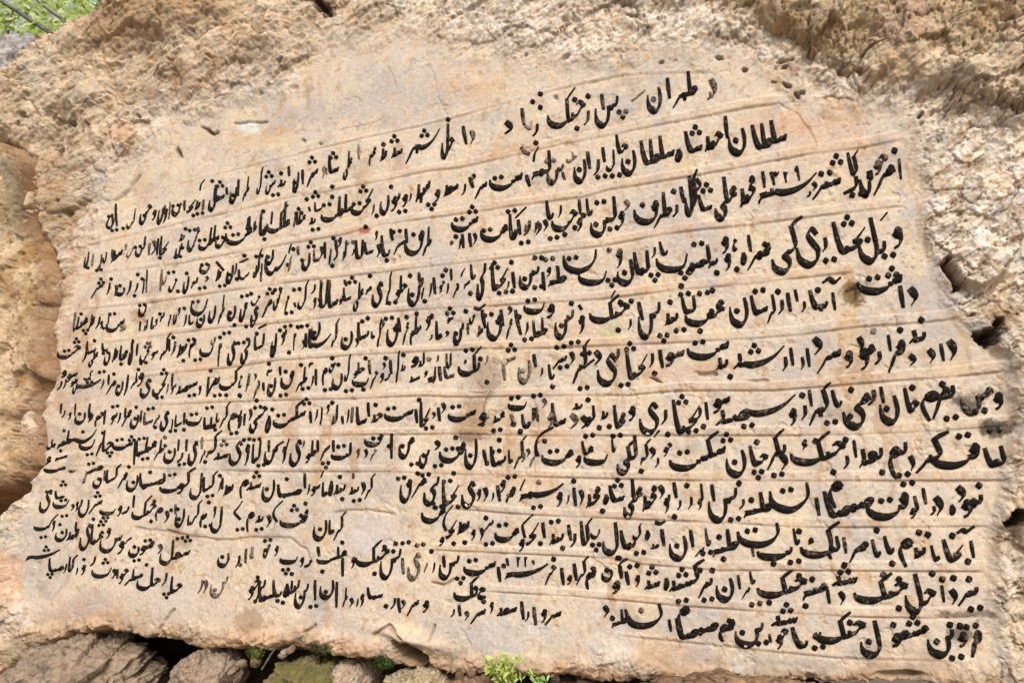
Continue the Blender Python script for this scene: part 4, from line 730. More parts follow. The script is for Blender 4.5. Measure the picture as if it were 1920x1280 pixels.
n 176 84 188 97; 1 181 88; sEl 124 72 153 95 .1; 3 150 72; 2 143 71; d 122 76 127 86 .3; fbw 106 74 120 87; 2 114 73; n 96 78 107 88; 1 102 79; 2 104 91; w 86 74 93 86; - 99 71 96 73 94 76; s 70 68 92 84; w 76 62 81 72; 1 65 54; EmA 62 58 75 77; 3 72 58; y 52 58 64 82; hmd 40 62 53 74; A 48 56 51 66; n 30 62 42 74; 1 37 66; 1 35 59; w 27 55 31 66; bb 11 58 27 64; - 33 50 28 55 25 60; 2 39 51; 2 20 70
#12
@ 1500 960
fr 153 106 164 131 .1; 2 154 102 .15; w 142 108 151 122 .1; 1 144 102; bn 113 104 139 130; 1 123 116 .2; 1 135 101; 2 141 130; msEw 82 102 116 122; 3 102 97; 1 84 101; l 53 96 74 130; 1 62 116; Hbk 12 88 60 117; 1 45 99; 2 17 121; 1 0 118
@ 1140 960
bA 164 102 181 122; bb 183 106 193 114; Hw 151 104 163 124; A 144 108 148 118; sd 146 92 172 103; 3 161 86; bn 113 98 141 121; 1 121 108; 2 139 117; hm 99 95 115 117; CmCA 60 94 100 114; m 62 85 74 108; A 54 95 58 108; B 46 83 48 92 42 99 32 102 22 100 18 94 16 88; 1 30 88 .4; Tbh 2 86 19 105; 1 4 95
@ 780 960
d 168 83 174 95; sr 115 88 132 102; w 112 87 118 100; A 105 84 109 102 .2; r 97 88 103 99; A 94 79 98 97; sEd 72 84 92 94; w 66 80 70 92; sr 48 86 64 101; d 43 88 48 98; A 38 82 41 94; r 30 86 36 95; bk 33 56 58 79; H 55 67 64 78; 1 54 68; 1 61 80
@ 640 850 3.359
w 45 82 49 89; sr 36 81 44 91; d 33 81 36 87; A 31 80 34 89; r 27 80 31 87; 1 25 85; shA 14 74 24 82; w 10 78 13 86; r 8 80 10 86; d 4 80 7 86; Tr 0 74 4 86
@ 0 850 3.359
A 187 71 190 86; n 178 70 187 81; 1 182 77; A 175 70 178 82; bn 164 72 173 86; 1 168 80; 2 175 85; bbdh 158 70 168 80; 1 163 67; 1 158 83; bA 152 70 158 80; 1 155 82; smA 144 72 154 82; br 142 70 149 83; 2 144 82; Hw 138 70 146 82; 1 144 69; bn 117 68 128 80 .45; 1 120 76 .4; d 113 70 116 78 .35; r 110 70 114 78 .35; HbA 95 68 102 78; p 93 79; r 90 66 94 74; HA 84 64 90 74; l 76 63 86 76; 1 82 62; mbTr 69 64 80 74; Hw 66 64 72 73; A 65 64 67 70; b 51 63 63 69; 3 59 60; d 62 64 65 70; r 50 57 54 63; w 45 62 48 68; 1 47 59; r 42 63 44 68; kA 38 56 44 66; r 35 61 38 67; mbA 27 58 36 66; p 28 68; Sh 14 53 34 60; 3 26 53
'''
# ------------------------------------------------------------------ the writing: broad-nib letterforms
BOWL_B = lambda x, y: [(x, y, .8), (x - 10, y - 12, 1), (x - 42, y - 23, 1.35), (x - 78, y - 21, 1.3), (x - 98, y - 10, .95), (x - 103, y + 3, .5)]
BOWL_N = lambda x, y: [(x, y, .8), (x + 1, y - 22, 1), (x - 8, y - 46, 1.25), (x - 28, y - 57, 1.45), (x - 50, y - 47, 1.15), (x - 58, y - 26, .75), (x - 58, y - 8, .4)]
def sh(strokes, dx, dy):
    return [[(p[0] + dx, p[1] + dy) + tuple(p[2:]) for p in s] for s in strokes]
HEADF = [[(-16, 22, 1), (-8, 31, 1.1), (0, 22, 1.1), (-8, 14, 1.1), (-16, 22, 1)]]
ZH = [[(0, 0, .8), (-28, -36, 1)], [(-28, -36, 1), (-8, -32, 1), (-4, -38, .9), (-30, -54, 1), (-46, -58, .9)]]
HTOP = [[(-34, 34, .6), (-20, 40, .95), (2, 30, 1)]]
CLOOP = [[(-36, 3, .7), (-24, 24, .8), (-8, 30, .9), (0, 21, 1.1), (-10, 8, 1.1), (-36, 2, 1)]]
STEETH = [[(0, 0, .8), (-7, -10, .95), (-12, -2, .7)], [(-12, -2, .8), (-17, -12, .95), (-24, -4, .7)]]
G = {
 'A': {'s': ([[(-3, 100, .85), (0, 55, 1.05), (5, 0, .7)]], None), 'f': ([[(-26, 100, .8), (-20, 50, 1.05), (-9, 8, 1.15), (0, 0, .9)]], None)},
 'b': {'i': ([[(0, 26, .8), (-4, 6, 1), (-18, 0, .9)]], (-18, 0)), 'm': ([[(0, 0, .9), (-9, -8, 1)], [(-11, 8, .8), (-12, -6, 1.05), (-24, -10, .9)]], (-24, -10)),
       'f': ([BOWL_B(0, 0)], None), 's': ([[(2, 24, .6)] + BOWL_B(0, 8)[1:]], None)},
 'H': {'i': (HTOP + [[(2, 30, .95), (-14, 22, .9), (-30, 6, 1.05), (-44, 0, .95)]], (-44, 0)), 'm': (ZH, (-46, -58)),
       'f': (ZH[:1] + [[(-28, -36, 1), (-8, -32, 1), (-4, -38, .9), (-34, -58, .9), (-44, -84, 1.1), (-24, -106, 1.4), (8, -98, .8)]], None),
       's': (HTOP + [[(2, 30, .95), (-28, 14, .9), (-38, -10, 1.1), (-24, -32, 1.4), (8, -26, .8)]], None)},
 'd': {'s': ([[(-16, 40, 1.05), (0, 26, 1.35), (5, 8, 1.15), (-18, -12, .6)]], None), 'f': ([[(0, 0, .9), (-12, -3, 1.05), (-16, 4, .9)], [(-14, 34, .8), (-14, 8, 1.05), (-32, -14, .7)]], None)},
 'r': {'s': ([[(0, 38, .85), (-1, 14, 1.05), (-8, -6, 1.1), (-28, -24, .7)]], None), 'f': ([[(0, 0, 1), (-10, -6, 1.15), (-26, -30, 1.2), (-44, -54, .8)]], None)},
 's': {'i': ([[(0, 20, .8), (-5, 3, 1), (-12, 11, .75)], [(-12, 11, .8), (-17, 0, 1), (-24, 8, .75)], [(-24, 8, .8), (-31, -4, 1.05), (-42, -8, .95)]], (-42, -8)),
       'm': (STEETH + [[(-24, -4, .8), (-31, -16, 1.05), (-42, -20, .95)]], (-42, -20)), 'f': (STEETH + [BOWL_N(-24, -4)], None),
       's': ([[(0, 20, .8), (-5, 3, 1), (-12, 11, .75)], [(-12, 11, .8), (-17, 0, 1), (-24, 8, .75)], BOWL_N(-24, 8)], None)},
 'S': {'i': ([[(0, 50, .6), (-28, 18, 1), (-62, -5, 1.3), (-98, -16, 1.35), (-120, -13, 1)]], (-120, -13))},
 'C': {'i': (CLOOP + [[(-36, 2, 1), (-42, 12, .8)], [(-42, 12, .8), (-47, 0, 1), (-58, -4, .95)]], (-58, -4)),
       'm': ([[(0, 0, .9), (-38, -22, .8)]] + sh(CLOOP + [[(-36, 2, 1), (-42, 12, .8)], [(-42, 12, .8), (-47, 0, 1), (-58, -4, .95)]], -2, -24), (-60, -28))},
 'T': {'i': (CLOOP + [[(-35, 104, .8), (-33, 50, 1.05), (-31, 6, 1)], [(-36, 2, 1), (-50, -4, .95)]], (-50, -4)),
       'm': ([[(0, 0, .9), (-38, -18, .8)]] + sh(CLOOP + [[(-35, 104, .8), (-33, 50, 1.05), (-31, 6, 1)], [(-36, 2, 1), (-50, -4, .95)]], -2, -20), (-52, -24))},
 'E': {'i': ([[(3, 42, .6), (-10, 48, 1.05), (-20, 38, 1.1), (-14, 26, 1.1), (4, 22, .7)], [(4, 22, .7), (-22, 12, 1), (-34, 0, 1.05), (-46, -4, .95)]], (-46, -4)),
       'm': ([[(0, 0, .9), (-16, -8, 1), (-6, 8, 1.2), (-24, 10, 1.1), (-14, -6, 1.1), (-34, -12, .95)]], (-34, -12)),
       's': ([[(3, 42, .6), (-10, 48, 1.05), (-20, 38, 1.1), (-12, 26, 1.1), (4, 22, .7)], [(4, 22, .7), (-18, 10, 1), (-28, 0, .8)]], None)},
 'f': {'i': (HEADF + [[(0, 22, 1.05), (-6, 4, 1.05), (-26, 0, .95)]], (-26, 0)), 'm': ([[(0, 0, .9), (-24, -4, .95)]] + sh(HEADF, -2, -12), (-24, -4)),
       'f': (sh(HEADF, 0, -14) + [BOWL_B(0, 6)], None), 's': (HEADF + [[(0, 22, 1)] + BOWL_B(0, 8)[1:]], None)},
 'q': {'i': (HEADF + [[(0, 22, 1.05), (-6, 4, 1.05), (-26, 0, .95)]], (-26, 0)), 's': (HEADF + [BOWL_N(0, 22)], None), 'f': (sh(HEADF, 0, -14) + [BOWL_N(0, 6)], None)},
 'k': {'i': ([[(40, 112, .75), (16, 96, 1.15), (0, 82, 1.05)], [(0, 82, .95), (6, 48, 1.05), (8, 20, 1.05), (-8, 2, 1.05), (-20, -2, .95)]], (-20, -2)),
       'm': ([[(0, 0, .95), (-12, -4, 1.05), (-22, -5, .95)], [(-10, -2, 1.05), (-20, 52, .95)], [(-20, 52, 1.05), (-4, 66, 1.15), (20, 82, .75)]], (-22, -5)),
       'f': ([[(0, 0, .95), (-10, -4, 1)], [(-16, 56, .95), (-10, 8, 1.05)] , BOWL_B(-8, 8), [(-16, 56, 1.05), (0, 70, 1.15), (24, 88, .75)]], None),
       's': ([[(40, 112, .75), (16, 96, 1.15), (0, 82, 1.05)], [(0, 82, .95), (5, 46, 1.05), (2, 14, 1)], BOWL_B(3, 14)], None)},
 'l': {'i': ([[(0, 100, .85), (3, 50, 1.05), (4, 14, 1.05), (-8, 1, 1.05), (-20, -2, .95)]], (-20, -2)),
       'm': ([[(0, 0, .95), (-8, -2, 1)], [(-16, 92, .85), (-12, 40, 1.05), (-8, 4, 1.05), (-22, -6, .95)]], (-22, -6)),
       'f': ([[(0, 0, .95), (-10, -2, 1)], [(-18, 92, .85), (-12, 30, 1.05)], BOWL_N(-12, 30)], None), 's': ([[(0, 100, .85), (4, 50, 1.05), (5, 22, 1)], BOWL_N(5, 22)], None)},
 'm': {'i': ([[(0, 4, 1), (-6, 16, 1.2), (-14, 8, 1.2), (-6, 2, 1.1), (-24, -4, .95)]], (-24, -4)), 'm': ([[(0, 0, .95), (-12, -10, 1.3), (-16, 4, 1.2), (-8, 0, 1.1), (-26, -8, .95)]], (-26, -8)),
       'f': ([[(0, 0, .95), (-10, 10, 1.2), (-20, 4, 1.3), (-10, -4, 1.2), (-24, -6, 1.05)], [(-20, 0, 1.05), (-30, -24, .95), (-28, -50, .85), (-22, -64, .5)]], None),
       's': ([[(0, 24, 1.05), (-8, 34, 1.3), (-22, 28, 1.3), (-12, 20, 1.3), (0, 24, 1.05)], [(-20, 28, 1.05), (-34, 8, .95), (-34, -20, .85), (-26, -50, .5)]], None)},
 'n': {'s': ([[(-2, 40, .6), (2, 22, .9)] + BOWL_N(2, 20)[1:]], None), 'f': ([BOWL_N(0, 0)], None)},
 'w': {'s': ([[(-18, 16, 1.05), (-10, 26, 1.2), (0, 18, 1.2), (-8, 8, 1.2), (-18, 16, 1.05)], [(0, 18, 1.05), (0, -4, 1.05), (-10, -20, .9), (-24, -28, .6)]], None),
       'f': ([[(0, 0, .9), (-14, -4, 1)]] + sh([[(-18, 16, 1.05), (-10, 26, 1.2), (0, 18, 1.2), (-8, 8, 1.2), (-18, 16, 1.05)], [(0, 18, 1.05), (0, -4, 1.05), (-10, -20, .9), (-24, -28, .6)]], -4, -18), None)},
 'h': {'s': ([[(-4, 34, .85), (6, 14, 1.2), (0, -4, 1.05), (-16, 0, .95), (-16, 16, .9), (-4, 34, .85)]], None),
       'i': ([[(-20, 44, .7), (-8, 38, 1.05), (4, 42, .8)], [(-2, 34, .8), (2, 20, 1.1), (-14, 14, 1.2), (-4, 4, 1.1), (-28, -2, .95)]], (-28, -2)),
       'm': ([[(0, 0, .9), (-8, 2, 1.05), (-12, -22, .95)], [(-12, -14, .8), (-18, 0, 1.05), (-30, -6, .95)]], (-30, -6)),
       'f': ([[(0, 0, .95), (-14, -6, 1.2), (-24, -18, 1.1), (-28, -28, .6)], [(-4, 5, .8), (-20, -2, 1.05)]], None)},
 'y': {'s': ([[(2, 34, .85), (-10, 44, 1.05), (-22, 30, 1.05), (-10, 12, 1.15), (2, -2, 1.05), (-4, -24, 1.25), (-28, -36, 1.45), (-52, -24, 1.1), (-58, 0, .5)]], None),
       'f': ([[(0, 0, .95), (-18, -12, 1.05), (-6, -22, 1.15), (0, -36, 1.05), (-8, -54, 1.25), (-30, -64, 1.45), (-54, -52, 1.1), (-60, -28, .5)]], None)},
 '1': {'s': ([[(-3, 100, .8), (2, 50, 1.05), (3, 0, .7)]], None)},
 '2': {'s': ([[(-24, 100, .9), (-18, 60, 1.05), (-14, 0, .7)], [(-24, 98, .9), (-14, 80, 1.1), (2, 84, 1.1), (10, 100, .7)]], None)},
 '3': {'s': ([[(-34, 100, .9), (-26, 60, 1.05), (-20, 0, .7)], [(-34, 98, .9), (-26, 82, 1.05), (-16, 82, 1), (-10, 98, .8)], [(-10, 98, .8), (-2, 82, 1.05), (10, 86, 1), (16, 102, .7)]], None)},
 '9': {'s': ([[(0, 78, 1), (-14, 98, 1), (-28, 84, 1), (-18, 66, 1), (0, 78, 1)], [(0, 84, 1), (6, 40, 1.05), (14, 0, .7)]], None)},
}
G['X'] = {'i': ([[(0, 0, .7), (-22, -24, 1), (-46, -46, 1.05)], [(-46, -46, 1), (-24, -44, 1), (-20, -50, .9), (-46, -66, 1), (-64, -72, .95)]], (-64, -72)), 's': ([[(0, 0, .7), (-22, -24, 1), (-46, -46, 1.05)], [(-46, -46, 1), (-24, -44, 1), (-20, -50, .9), (-46, -66, 1), (-64, -72, .95)]], None)}
G['Y'] = {'i': ([[(-2, 4, 1.1), (6, 14, 1.2), (14, 4, 1.2), (4, -2, 1.1), (-14, -16, 1)], [(-14, -16, 1), (8, -18, 1.05), (12, -26, 1), (-14, -42, 1.05), (-30, -46, .95)]], (-30, -46))}
NOJOIN = set('Adrw123y9n')
def shape_word(wd):
    wd = wd.replace('mHm', 'Ym').replace('mHd', 'Yd').replace('mHA', 'YA').replace('bHb', 'Xb').replace('bHA', 'XA').replace('bHn', 'Xn')
    if wd.startswith('bH'): wd = 'X' + wd[2:]
    strokes = []; cur = [0.0, 0.0]; joined = False; comp = []; comps = []
    for i, ch in enumerate(wd):
        nxt = ch not in NOJOIN and i + 1 < len(wd)
        form = ('m' if nxt else 'f') if joined else ('i' if nxt else 's')
        tab = G[ch]
        if form not in tab:
            form = {'m': 'i', 'f': 's', 's': 'i', 'i': 's'}[form] if {'m': 'i', 'f': 's', 's': 'i', 'i': 's'}[form] in tab else list(tab)[0]
        st, ex = tab[form]
        if joined:
            st2 = sh(st, cur[0], cur[1])
        else:
            mx = max(p[0] for s in st for p in s)
            st2 = sh(st, -mx, 0); 
            if ex: ex = (ex[0] - mx, ex[1])
            cur = [0.0, 0.0]
        comp += st2
        if nxt and ex is not None:
            cur = [cur[0] + ex[0], cur[1] + ex[1]]; joined = True
        else:
            comps.append(comp); comp = []; joined = False
    if comp: comps.append(comp)
    x = 0.0; out = []
    for c in comps:                                       # separate letter groups of a run, right to left
        mx = max(p[0] for s in c for p in s); mn = min(p[0] for s in c for p in s); my = min(p[1] for s in c for p in s)
        out += sh(c, x - mx, -my if len(comps) > 1 else 0)
        x -= (mx - mn) + 9
    return out

PHI = math.radians(58)
def catmull(P, n=5):
    P = np.asarray(P, float)
    if len(P) == 2:
        t = np.linspace(0, 1, 4)[:, None]
        return P[0] + (P[1] - P[0]) * t
    Q = np.vstack([2 * P[0] - P[1], P, 2 * P[-1] - P[-2]])
    out = []
    for i in range(1, len(Q) - 2):
        p0, p1, p2, p3 = Q[i - 1], Q[i], Q[i + 1], Q[i + 2]
        for k in range(n):
            t = k / n
            out.append(0.5 * (2 * p1 + (p2 - p0) * t + (2 * p0 - 5 * p1 + 4 * p2 - p3) * t * t + (3 * p1 - p0 - 3 * p2 + p3) * t ** 3))
    out.append(Q[-2])
    return np.array(out)

class Ink:
    def __init__(self):
        self.px = []; self.top = []; self.q = []; self.t = []; self.fade = []
        self.n = 0
    def ribbon(self, pts, W, fade):
        P = catmull(pts); xy = P[:, :2]; wm = np.clip(P[:, 2], .35, 1.6)
        T = np.gradient(xy, axis=0); ln = np.hypot(T[:, 0], T[:, 1]) + 1e-6; T /= ln[:, None]
        ang = np.arctan2(-T[:, 1], T[:, 0])
        w = W * wm * (0.30 + 0.72 * np.abs(np.sin(ang - PHI)))
        w *= 1 + 0.10 * (rng.random(len(w)) - 0.5)
        w = np.convolve(np.pad(w, 1, mode='edge'), [.25, .5, .25], mode='valid')
        Nn = np.stack([-T[:, 1], T[:, 0]], 1)
        e = np.array([math.cos(PHI), -math.sin(PHI)]) * W * 0.18
        xy = xy.copy(); xy[0] -= T[0] * W * 0.18; xy[-1] += T[-1] * W * 0.18
        a = xy + Nn * (w / 2)[:, None]; b = xy - Nn * (w / 2)[:, None]
        k = len(xy)
        self.px.append(np.concatenate([a, b, a, b])); self.top.append(np.concatenate([np.ones(2 * k), np.zeros(2 * k)]))
        self.fade.append(np.full(4 * k, fade))
        i = np.arange(k - 1) + self.n; A, B, A2, B2 = i, i + k, i + 2 * k, i + 3 * k
        self.q.append(np.stack([A, A + 1, B + 1, B], 1)); self.q.append(np.stack([A2, A2 + 1, A + 1, A], 1)); self.q.append(np.stack([B, B + 1, B2 + 1, B2], 1))
        s, f = self.n, self.n + k - 1
        self.q.append(np.array([[s, s + k, s + 3 * k, s + 2 * k], [f + k, f, f + 2 * k, f + 3 * k]]))
        self.n += 4 * k
    def dot(self, x, y, r, fade):
        th = math.radians(rng.uniform(8, 30)); c = []
        for k, rr in enumerate((1, .86, 1.02, .88, 1, .86, 1.02, .88)):
            a = th + k * math.pi / 4
            c.append((x + r * rr * math.cos(a) * rng.uniform(.93, 1.07), y - r * rr * math.sin(a) * rng.uniform(.93, 1.07)))
        c = np.array(c)
        self.px.append(np.concatenate([[(x, y)], c, c])); self.top.append(np.concatenate([np.ones(9), np.zeros(8)])); self.fade.append(np.full(17, fade))
        n = self.n
        self.t.append(np.array([[n, n + 1 + k, n + 1 + (k + 1) % 8] for k in range(8)]))
        self.q.append(np.array([[n + 1 + k, n + 9 + k, n + 9 + (k + 1) % 8, n + 1 + (k + 1) % 8] for k in range(8)]))
        self.n += 17
    def build(self, name, parent):
        px = np.concatenate(self.px); top = np.concatenate(self.top)
        P = surf(px[:, 0], px[:, 1], np.where(top > 0, 0.0035, -0.006))
        o = np_mesh(name, P, np.concatenate(self.q), M_PAINT, None, np.concatenate(self.t) if self.t else None, False, {"fade": np.concatenate(self.fade)})
        return link(o, parent)

def nib(x):
    return 5.75 + 0.0037 * max(x, 60)

def write_lines():
    inks = []; ink = None; ox = oy = 0; sc = 2.0833
    for row in TEXT.strip().split('\n'):
        row = row.strip()
        if not row: continue
        if row[0] == '#':
            ink = Ink(); inks.append(ink); continue
        if row[0] == '@':
            f = row.split(); ox, oy = float(f[1]), float(f[2]); sc = float(f[3]) if len(f) > 3 else 2.0833
            continue
        for it in row.split(';'):
            f = it.split()
            if not f: continue
            kd = f[0]; v = [float(a) for a in f[1:]]
            X = lambda a: ox + a * sc
            Y = lambda a: oy + a * sc
            if kd in ('1', '2', '3', 'p'):
                fd = v[2] if len(v) > 2 else 0.0
                x, y = X(v[0]), Y(v[1]); W = nib(x); r = W * 0.55; s = W * 0.68
                if kd == '1': D_ = [(0, 0)]
                elif kd == '2': D_ = [(-s, s * .22), (s, -s * .10)]
                elif kd == '3': D_ = [(-s * .95, s * .75), (s * .95, s * .55), (-.1 * s, -s * .85)]
                else: D_ = [(-s * .95, -s * .55), (s * .95, -s * .7), (.1 * s, s * .8)]
                for a, b_ in D_: ink.dot(x + a, y + b_, r if kd != '1' else r * 1.06, fd * .85)
            elif kd in ('-', 'B'):
                fd = 0.0
                if len(v) % 2: fd = v[-1]; v = v[:-1]
                pts = [(X(v[i]), Y(v[i + 1])) for i in range(0, len(v), 2)]
                W = nib(pts[0][0]); n = len(pts)
                mul = [(.6 + .75 * math.sin(math.pi * i / (n - 1))) if kd == 'B' else (.85 if 0 < i < n - 1 else .7) for i in range(n)]
                ink.ribbon([(p[0], p[1], m_) for p, m_ in zip(pts, mul)], W, fd)
            else:
                wd = kd.lstrip('^'); x0, y0, x1, y1 = X(v[0]), Y(v[1]), X(v[2]), Y(v[3]); fd = .82 * v[4] if len(v) > 4 else max(0, rng.normal(0, .05))
                st = shape_word(wd)
                W = nib((x0 + x1) / 2)
                if kd[0] == '^': W *= 0.85
                allp = np.array([p[:2] for s in st for p in s])
                mnx, mny = allp.min(0); mxx, mxy = allp.max(0)
                ins_x = min(W * .38, (x1 - x0) * .3); ins_y = min(W * .34, (y1 - y0) * .3)
                sx = (x1 - x0 - 2 * ins_x) / max(mxx - mnx, 6.0); sy = (y1 - y0 - 2 * ins_y) / max(mxy - mny, 6.0)
                kk = (1062 - (x0 + x1) / 2) / 4100.0 * sy / sx          # uprights follow the plumb lines of the face
                st = [[(p[0] + kk * (p[1] - mny), p[1]) + tuple(p[2:]) for p in s] for s in st]
                allp = np.array([p[:2] for s in st for p in s]); mnx = allp[:, 0].min(); mxx = allp[:, 0].max()
                sx = (x1 - x0 - 2 * ins_x) / max(mxx - mnx, 6.0)
                # crowded words are cut with a finer pen
                dens = min(1.0, max(.62, 31.0 * math.sqrt(sx * sy) / W))
                for s in st:
                    ink.ribbon([(x0 + ins_x + (p[0] - mnx) * sx, y0 + ins_y + (mxy - p[1]) * sy, p[2]) for p in s], W * dens, fd)
    ROWS = ["topmost and partly worn", "second from the top, starting under the arched corner", "third, with the year 132 above a long stroke", "fourth from the top", "fifth from the top",
            "sixth from the top", "seventh, beside the black smear", "eighth, the longest row", "ninth from the top", "tenth, broken by a bare patch", "eleventh, with a year above a long stroke", "lowest, ragged and broken"]
    for k, ink in enumerate(inks):
        o = ink.build("text_line", face)
        o["label"] = "row of black Persian writing, " + ROWS[k]
write_lines()
# ------------------------------------------------------------------ two rock masses that stand in front of the face
def mass(name, label, poly, box, step, lift, bulge, reach, colours, seed, mat, cat="rock", rough_amp=1.0, facet_amp=1.0, sink=0.25, extra=None):
    px, py = np.meshgrid(np.arange(box[0], box[2], step), np.arange(box[1], box[3], step))
    x0_, z = plane_xz(px, py)
    x = x0_ * 1.15 if seed == 300 else np.interp(x0_, STR_X, STR_S)
    wk = 7 if seed == 300 else 14
    w1 = wk * fbm(x * 4, z * 4, 4, 0.6, seed); w2 = wk * fbm(x * 4 + 30, z * 4, 4, 0.6, seed + 1)
    s = sd(poly, px + w1, py + w2)
    fx = np.clip((px + 170) / STEP, 0, NX - 1.001).astype(int); fy = np.clip((py + 150) / STEP, 0, NY - 1.001).astype(int)
    base = 0.02 * fbm(x * .9, z * .9, 3, .5, 1) + 0.03
    ins = np.clip(s, 0, None); out = np.clip(-s, 0, None)
    md = fbm(x * 2.6, z * 2.6, 6, .56, seed + 2); fn = fbm(x * 15, z * 15, 4, .62, seed + 3)
    ux, uz = x * math.cos(1.0) + z * math.sin(1.0), -x * math.sin(1.0) + z * math.cos(1.0)
    stt = fbm(ux * 4, uz * 12, 5, .6, seed + 4, ridge=True)
    wd, wr, _ = worley(x * 11 + .4 * fn, z * 11 + .3 * md, seed + 5)
    wd2, wr2, _ = worley(x * 27 + .4 * fn, z * 27, seed + 6)
    h = base + lift * (1 - np.exp(-ins / 14)) + bulge * (1 - np.exp(-ins / reach)) + rough_amp * (1 - .85 * smooth(0, 34, out)) * (0.06 * md + 0.018 * stt + 0.006 * fn + 0.005 * fbm(ux * 20, uz * 24, 5, .68, seed + 11) + 0.006 * fbm(ux * 15, uz * 18, 4, .6, seed + 12, ridge=True))
    pt = smooth(.33, .5, fbm(ux * 11, uz * 15, 4, .6, seed + 13)) * .022 + smooth(.34, .5, fbm(ux * 26, uz * 34, 3, .6, seed + 14)) * .014 + (wr2 < .10) * smooth(.34, .08, wd2 + .1 * fn) * .02
    h -= pt * rough_amp
    g1, k1 = facets(ux * 2.2 + .5 * md, uz * 4 + .3 * stt, seed + 21, .9)
    g2, k2 = facets(ux * 7 + .6 * md, uz * 11 + .4 * stt, seed + 22, 1.1)
    g3, k3 = facets(ux * 18 + .5 * md, uz * 26 + .6 * stt, seed + 23, 1.2)
    jt = np.maximum(smooth(.10, 0, k1), .8 * smooth(.13, 0, k2)) * smooth(-.1, .25, fbm(x * 3 + 50, z * 3, 3, .6, seed + 24))
    h += facet_amp * (.05 * g1 + .009 * g2 + .003 * g3 - .012 * jt)
    h -= out * 0.006 + smooth(0, 42, out) * sink
    if extra: h += extra(px, py, x, z, s, md, fn)
    na = fbm(x * 1.3 + seed, z * 1.3, 5, .55, seed + 7); nb = fbm(x * 3 + seed, z * 3, 6, .6, seed + 8); nc = fbm(x * 9, z * 9 + seed, 4, .6, seed + 9)
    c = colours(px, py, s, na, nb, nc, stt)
    c = mixc(c, alb(116, 88, 58), .5 * facet_amp * jt) * (1 + facet_amp * (.16 * g2 + .12 * g3))[..., None]
    crv = smooth(.26, .46, fbm(ux * 24 + fn, uz * 46, 4, .65, seed + 31)) * (.35 + .65 * smooth(-.2, .3, fbm(x * 2.2 + 9, z * 2.2, 3, .6, seed + 32)))
    c = mixc(c, alb(84, 62, 42), .8 * crv * facet_amp)
    h -= .007 * crv
    c = mixc(c, alb(222, 200, 168), .5 * facet_amp * smooth(.2, .42, fbm(ux * 28 + fn + 7, uz * 44, 4, .65, seed + 33)))
    c = c * (1 + .18 * np.clip(fbm(ux * 40, uz * 60, 3, .75, seed + 15), -.8, .8)[..., None])
    c = mixc(c, alb(104, 80, 56), .6 * np.clip(pt * 30, 0, 1))
    keep = s > -60
    ii = np.arange(px.size).reshape(px.shape)
    q = np.stack([ii[:-1, :-1], ii[1:, :-1], ii[1:, 1:], ii[:-1, 1:]], -1).reshape(-1, 4)
    kq = keep.ravel()[q].any(1)
    q = q[kq]
    used = np.unique(q); remap = np.full(px.size, -1); remap[used] = np.arange(len(used))
    V = np.stack([x0_, DIST - h, z], -1).reshape(-1, 3)[used]
    o = np_mesh(name, V, remap[q], mat, np.clip(c.reshape(-1, 3)[used], .01, .9))
    return tag(link(o), label, cat)

def col_over(px, py, s, na, nb, nc, stt):
    c = np.broadcast_to(alb(208, 182, 146), px.shape + (3,)).copy()
    c = mixc(c, alb(180, 152, 116), smooth(-.1, .35, nb))
    c = mixc(c, alb(196, 172, 146), smooth(.05, .4, nc) * smooth(1820, 1640, px + 120 * nb))
    c = mixc(c, alb(150, 132, 72), .6 * smooth(.05, .35, na) * smooth(90, 20, s))
    c = mixc(c, alb(92, 76, 54), .75 * smooth(1800, 1890, px + 60 * nb) * smooth(-.35, .2, nc))
    c = mixc(c, alb(206, 176, 160), .6 * smooth(60, 20, np.abs(px - 1680) + 40 * nc))
    return c
OVER = [(1318, -10), (1440, 60), (1490, 76), (1545, 128), (1590, 142), (1625, 150), (1700, 158), (1760, 164), (1800, 186), (1850, 205), (1905, 250), (2120, 330), (2120, -160), (1290, -160)]
def over_extra(px, py, x, z, s, md, fn):
    return -0.10 * np.exp(-((px - 1862 + 0.2 * (py - 100)) / 12) ** 2) * smooth(30, 90, py) * smooth(215, 150, py) - 0.06 * np.exp(-((px - 1900) / 16) ** 2) - 0.05 * np.exp(-((px - 1625 - .45 * (110 - py)) / 5) ** 2) * smooth(90, 105, py) * smooth(150, 135, py)
mass("overhanging_rock", "brown pitted rock mass jutting out above the pale broken edge", OVER, (1270, -160, 2090, 400), 1.75, 0.05, 0.13, 160, col_over, 200, M_ROUGH, sink=.3, extra=over_extra)

def col_left(px, py, s, na, nb, nc, stt):
    c = np.broadcast_to(alb(212, 186, 152), px.shape + (3,)).copy()
    c = mixc(c, alb(176, 142, 100), smooth(-.1, .35, nb))
    c = mixc(c, alb(214, 184, 146), .7 * smooth(.1, .45, na))
    c = mixc(c, alb(160, 128, 86), .5 * smooth(.1, .4, nc))
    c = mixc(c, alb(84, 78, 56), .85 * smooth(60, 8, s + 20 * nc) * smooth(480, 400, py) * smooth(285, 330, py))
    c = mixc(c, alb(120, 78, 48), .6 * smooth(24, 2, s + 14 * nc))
    return c
def left_extra(px, py, x, z, s, md, fn):
    return 0.09 * fbm(x * .9 + 3, z * 1.2, 4, .5, 333) + 0.03 * fbm(x * 2.0, z * 2.6 + 5, 4, .55, 334, ridge=True)
mass("bulging_rock", "rounded ochre rock bulging beside the left ends of the rows, dark cavity beneath", LEFTB, (-170, 200, 220, 1000), 2.0, 0.05, 0.16, 120, col_left, 300, M_ROUGH, rough_amp=.7, facet_amp=.75, sink=.45, extra=left_extra)

